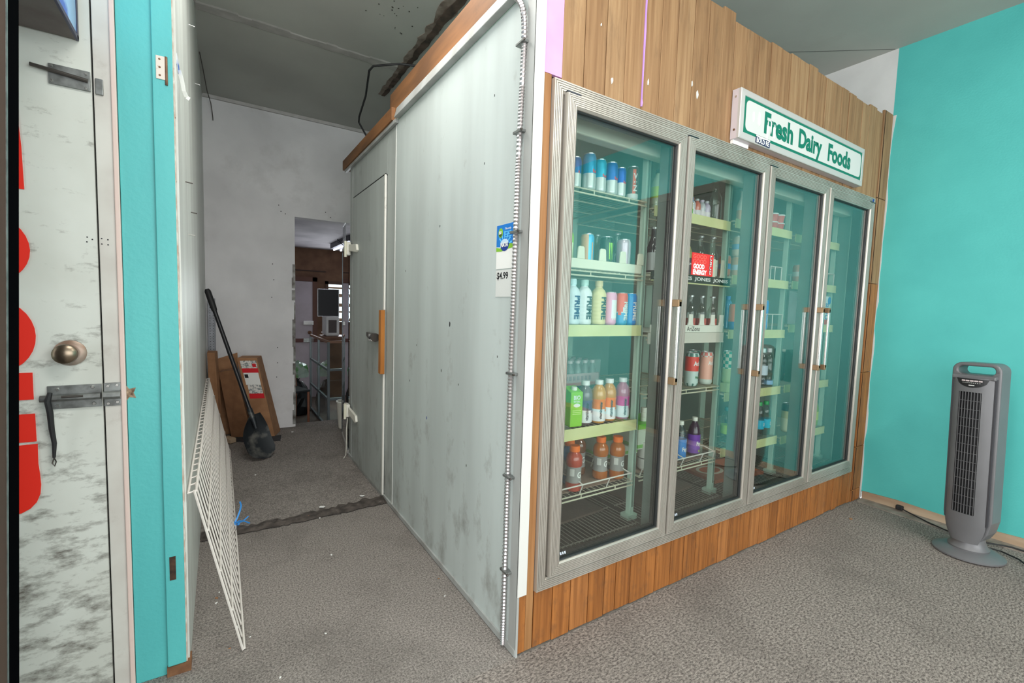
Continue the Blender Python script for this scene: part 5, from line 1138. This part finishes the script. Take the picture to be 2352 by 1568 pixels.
# cobwebby wire near the corner
q = MB().tube([(-1.045, 3.0, 3.22), (-1.03, 3.35, 3.235), (-1.01, 3.7, 3.20), (-.985, 3.86, 3.16), (-.972, 3.90, 3.06), (-.970, 3.905, 3.02)], .004, 6).build('hanging_wire', M('dusty_wire', (84, 78, 74), .8)); tag(q, 'thin dusty wire hanging in the top corner of the corridor', 'wire')
# bent black cable above the cooler
q = MB().tube([(.34, 1.78, 3.02), (.14, 1.86, 3.02), (-.02, 1.95, 2.995), (-.035, 2.0, 2.98), (.02, 2.3, 2.93), (.06, 2.65, 2.90), (.075, 2.72, 2.88), (.13, 2.70, 2.78), (.19, 2.66, 2.60), (.20, 2.66, 2.51)], .0075, 8).build('bent_cable', BLACKR, None, True); tag(q, 'bent black cable looping above the cooler roof', 'cable')
# ceiling seam tape and torn ceiling strip
mb = MB(); rnd = random.Random(17); n = 22
for i in range(n):
    x0 = -1.05+i*1.75/n; x1 = x0+1.75/n; w0 = .035+rnd.uniform(0, .02)
    mb.hexa([(x0, 2.40-w0, ZC-.004), (x1, 2.40-w0, ZC-.004), (x1, 2.40+w0*.7, ZC-.003), (x0, 2.40+w0*.7, ZC-.003), (x0, 2.40-w0*1.4, ZC+.001), (x1, 2.40-w0*1.4, ZC+.001), (x1, 2.40+w0, ZC+.001), (x0, 2.40+w0, ZC+.001)])
struct(mb.build('trim_10', M('tape_white', (190, 188, 184), .9, var=(166, 164, 160), vscale=8)))
mb = MB(); mb.box(-1.05, .7, YB-.022, YB, ZC-.03, ZC)
struct(mb.build('trim_11', M('cornice_paint', (196, 194, 192), .85, var=(176, 174, 170), vscale=9)))
mb = MB(); rnd = random.Random(23); n = 40
for x0_, w0_, z_ in ((.325, .050, .004), (.345, .028, .009)):
    ea = []; eb = []
    for k in range(n+1):
        y = .7+2.22*k/n; tp_ = 1.25 if y < 1.6 else 1-.35*(y-1.6)/1.3
        ea.append((x0_-w0_*tp_*rnd.uniform(.55, 1.25), y+rnd.uniform(-.015, .015))); eb.append((x0_+w0_*tp_*rnd.uniform(.5, 1.1), y+rnd.uniform(-.015, .015)))
    for k in range(n):
        mb.hexa([(*ea[k], ZC-z_), (*eb[k], ZC-z_), (*eb[k+1], ZC-z_), (*ea[k+1], ZC-z_), (*ea[k], ZC), (*eb[k], ZC), (*eb[k+1], ZC), (*ea[k+1], ZC)], 0 if z_ < .005 else 1)
struct(mb.build('trim_12', [M('torn_plaster_edge', (150, 138, 128), .9, var=(104, 90, 80), vscale=14), M('broken_lath', (96, 80, 70), .9, var=(56, 46, 40), vscale=12)]))
mb = MB(); mb.box(.43, .445, .6, 2.9, ZC-.02, ZC-.0)
struct(mb.build('trim_13', M('lath_strip_wood', (104, 100, 102), .8)))  # narrow grey wood strip beside the torn lath
# ceiling crack / joint by the right corner
a = Vector((3.09, .02, ZC-.001)); b = Vector((2.35, .62, ZC-.001)); d = (b-a).normalized(); s_ = Vector((-d.y, d.x, 0))*.003
mb = MB(); mb.hexa([a-s_, a+s_, b+s_, b-s_, a-s_+Vector((0, 0, .002)), a+s_+Vector((0, 0, .002)), b+s_+Vector((0, 0, .002)), b-s_+Vector((0, 0, .002))])
struct(mb.build('trim_14', M('ceiling_joint', (96, 98, 94), .9)))
rnd = random.Random(41); mb = MB()
for k in range(26):
    x_ = .02+rnd.gauss(0, .09); y_ = 1.72+rnd.gauss(0, .12); mb.tube([(x_, y_, ZC-.002), (x_, y_, ZC+.001)], rnd.uniform(.002, .006), 6)
struct(mb.build('trim_15', M('mould_spots', (70, 66, 62), .9)))
# glass panel and pail behind the cooler end
gp = empty('propped_glass_screen', (.045, 3.07, .005)); tag(gp, 'tall framed glass panel propped behind the end of the cooler', 'glass screen')
p0 = Vector((-.040, -.32, 0)); p1 = Vector((.045, .30, 0)); dd_ = (p1-p0).normalized(); nn = Vector((dd_.y, -dd_.x, 0))*.004
def slab(a, b, z0, z1, t=1): 
    q = nn*t
    return MB().hexa([tuple(a-q+Vector((0, 0, z0))), tuple(b-q+Vector((0, 0, z0))), tuple(b+q+Vector((0, 0, z0))), tuple(a+q+Vector((0, 0, z0))), tuple(a-q+Vector((0, 0, z1))), tuple(b-q+Vector((0, 0, z1))), tuple(b+q+Vector((0, 0, z1))), tuple(a+q+Vector((0, 0, z1)))])
slab(p0, p1, .03, 1.86, .6).build('pane', glass('dim_panel_glass', (.55, .62, .66), 1.2, .05), gp)
slab(p0, p1, 0, .035, 2).build('bottom_rail', M('rail_aluminium', (186, 182, 178), .5, .4), gp)
slab(p1-dd_*.012, p1, 0, 1.87, 1.6).build('stile', M('stile_dark', (70, 76, 80), .4, .4), gp)
slab(p0+dd_*.32, p0+dd_*.60, 1.86, 2.08, .8).build('clip_plate', M('clip_clear', (150, 156, 160), .2, alpha=.5), gp)
slab(p0+dd_*.30, p0+dd_*.62, 1.845, 1.865, 2).build('clip_rail', WPLAS, gp)
bk = MB().lathe([(.085, 0), (.105, .27), (.108, .275), (.108, .29), (.100, .29), (.098, .27), (.078, .01)], 24).build('plastic_pail', WPLAS, None, True, loc=(.20, 3.66, .005)); tag(bk, 'white plastic pail on the floor in the doorway', 'bucket')
MB().tube([(-.105+.21*k/10, -.01-.05*math.sin(PI*k/10), .27-.10*math.sin(PI*k/10)) for k in range(11)], .003, 6).build('bail', STEELD, bk)
# cobweb / cable down the end of the cooler
q = MB().tube([(-.03, 2.62, .36), (-.035, 2.64, .25), (-.03, 2.66, .12), (-.025, 2.70, .012), (-.06, 2.62, .012)], .004, 6).build('loose_cord', WPLAS, None, True); tag(q, 'white cord hanging from the lower cooler hinge to the floor', 'cord')

# ================================================================== BACK ROOM
q = empty('ceiling_light', (.62, 5.6, 2.25)); tag(q, 'fluorescent ceiling fixture in the back room', 'lamp')
MB().box(-.10, .10, -.6, .6, -.075, 0).build('housing', M('fixture_grey', (70, 70, 76), .5), q)
for s_ in (-1, 1): MB().tube([(s_*.05, -.57, -.09), (s_*.05, .57, -.09)], .013, 8).build('tube', M('lit_tube', (255, 255, 255), .4, emit=(230, 235, 255), estr=5), q)
MB().tube([(-.1, -.4, -.02), (-.2, -.45, -.10), (-.22, -.5, -.06), (-.15, -.55, -.15), (-.05, -.5, -.09)], .006, 6).build('loose_wire', BLACKR, q)
mo = empty('monitor', (.49, 6.2, .69)); tag(mo, 'black flat monitor on a stand in the back room', 'monitor')
s_ = MB().box(-.16, .16, -.02, .02, .43, .86).build('screen', BLACK, mo, bevel=.006)
MB().ring(-.16, .16, .43, .86, [(0, -.021), (.006, -.023), (.010, -.0205)]).build('bezel', CHROME, mo)
MB().tube([(.0, .0, .43), (.02, .0, .19)], .015, 8).build('stand_neck', STEELD, mo)
MB().lathe([(.10, .1735), (.10, .185), (.02, .20)], 16).build('stand_foot', STEELD, mo, True)
# showcase frame with glass
sc_ = empty('glass_showcase', (.22, 4.75, -.30)); tag(sc_, 'metal framed glass showcase standing in the back room', 'showcase')
ALF = M('showcase_alu', (112, 120, 122), .4, .6)
X0, X1, Y0, Y1, H_ = 0, .60, 0, 1.35, 1.14
for x_, y_ in ((X0, Y0), (X1, Y0), (X0, Y1), (X1, Y1), (X0, .68)): MB().box(x_-.014, x_+.014, y_-.014, y_+.014, 0, H_).build('post', ALF, sc_)
for z_ in (.02, .40, .78, H_):
    mb = MB(); mb.box(X0, X1, Y0-.012, Y0+.012, z_-.015, z_+.015); mb.box(X0-.012, X0+.012, Y0, Y1, z_-.015, z_+.015)
    mb.build('rail', ALF if z_ < 1 else M('rail_brown', (130, 96, 76), .6), sc_)
for z_ in (.42, .80): MB().box(X0, X1, Y0, Y1, z_, z_+.006).build('glass_shelf', GLASSC, sc_)
MB().box(X0-.002, X0+.002, Y0, Y1, .02, H_).build('pane', GLASSC, sc_); MB().box(X0, X1, Y0-.002, Y0+.002, .02, H_).build('pane', GLASSC, sc_)
q = MB().box(-.09, .09, -.16, .16, 0, .28).build('white_appliance', M('appliance_white', (210, 208, 206), .4, var=(190, 190, 188), vscale=5), None, loc=(.415, 5.62, .864), bevel=.02); tag(q, 'white boxy appliance standing on the showcase', 'appliance')
MB().box(-.06, .05, -.164, -.158, .05, .23).build('door_panel', M('appliance_dark', (70, 60, 58), .4), q)
q = MB().hexa([(-.03, -.2, 0), (.28, -.2, 0), (.28, .2, 0), (-.03, .2, 0), (-.03, -.2, .02), (.28, -.2, .02), (.28, .2, .02), (-.03, .2, .02)]).build('top_board', M('brown_board', (112, 78, 60), .6), None, loc=(.32, 5.6, .843)); tag(q, 'brown board laid across the top of the glass showcase', 'board')
# rubbish bags
def bag(label, loc, sx, sy_, h, mat, seed, name='rubbish_bag'):
    rnd = random.Random(seed); prof = [(.55, 0), (.92, .04), (1, .25), (.97, .5), (.80, .74), (.48, .88), (.14, .94), (.22, 1.0)]
    m_ = MB(); n = 18; vs_ = []; fs = []
    for j, (r, z) in enumerate(prof):
        for k in range(n):
            a = 2*PI*k/n; rr = r*(1+rnd.uniform(-.09, .09)); vs_.append((sx*rr*math.cos(a), sy_*rr*math.sin(a), h*(z+rnd.uniform(-.02, .02)*(0 < j))))
    for j in range(len(prof)-1):
        for k in range(n): fs.append((j*n+k, j*n+(k+1) % n, (j+1)*n+(k+1) % n, (j+1)*n+k))
    fs += [tuple(range(n))[::-1], tuple(range((len(prof)-1)*n, len(prof)*n))]
    m_.add(vs_, fs); o = m_.build(name, mat, None, False, loc=loc); tag(o, label, 'bag'); return o
bag('black rubbish bag on the back room floor', (-.01, 5.85, -.30), .19, .20, .52, M('bag_black', (16, 16, 18), .3), 1)
bag('clear and green plastic bag on top of the black bag', (.01, 5.88, .236), .15, .14, .24, M('bag_clear', (170, 190, 176), .25, var=(90, 160, 80), vscale=9, contrast=(.4, .5), alpha=.75), 2, 'plastic_bag')
# chair seen past the doorway edge
ch = empty('wooden_chair', (-.17, 5.35, -.30), .3); tag(ch, 'brown wooden chair partly hidden by the doorway edge', 'chair')
CHW = M('chair_wood', (132, 80, 56), .5)
MB().box(-.20, .20, -.20, .20, .43, .46).build('seat', BLACKR, ch, bevel=.01)
for x_, y_ in ((-.18, -.18), (.18, -.18)): MB().tube([(x_, y_, 0), (x_, y_, .43)], .016, 8).build('leg', CHW, ch)
for x_ in (-.18, .18): MB().tube([(x_+.0, .22, 0), (x_, .19, .45), (x_+.0, .28, .86)], .018, 8).build('leg', CHW, ch)
MB().box(-.18, .18, .24, .27, .66, .84).build('backrest', BLACKR, ch, bevel=.008)
q = MB().tube([(-.10, 4.55, -.288), (.22, 4.50, -.288), (.24, 4.62, -.288), (.30, 4.45, -.288)], .010, 6).build('metal_rod', STEELD); tag(q, 'bent metal rod lying on the back room floor', 'rod')

# ================================================================== black cabinet at the left edge
cbn = empty('black_display_cabinet', (-1.689, 0, 0)); tag(cbn, 'tall black edged display cabinet leaning slightly at the left edge', 'cabinet')
cbn.rotation_euler = (0, math.radians(1.95), 0)
MB().box(-.45, .300, -.45, .084, .03, 2.2).build('body', M('cabinet_body', (96, 76, 66), .6, spec=.1, var=(84, 66, 58), vscale=5, vstretch=(1, 1, .2)), cbn)
MB().box(-.45, .301, .084, .094, .03, 2.2).build('steel_strip', STEEL, cbn)
MB().box(-.45, .300, .094, .165, .03, 2.2).build('glass_edge', DKGLASS, cbn, bevel=.003)
MB().box(-.44, .27, -.43, .15, .012, .03).build('plinth', BLACK, cbn)
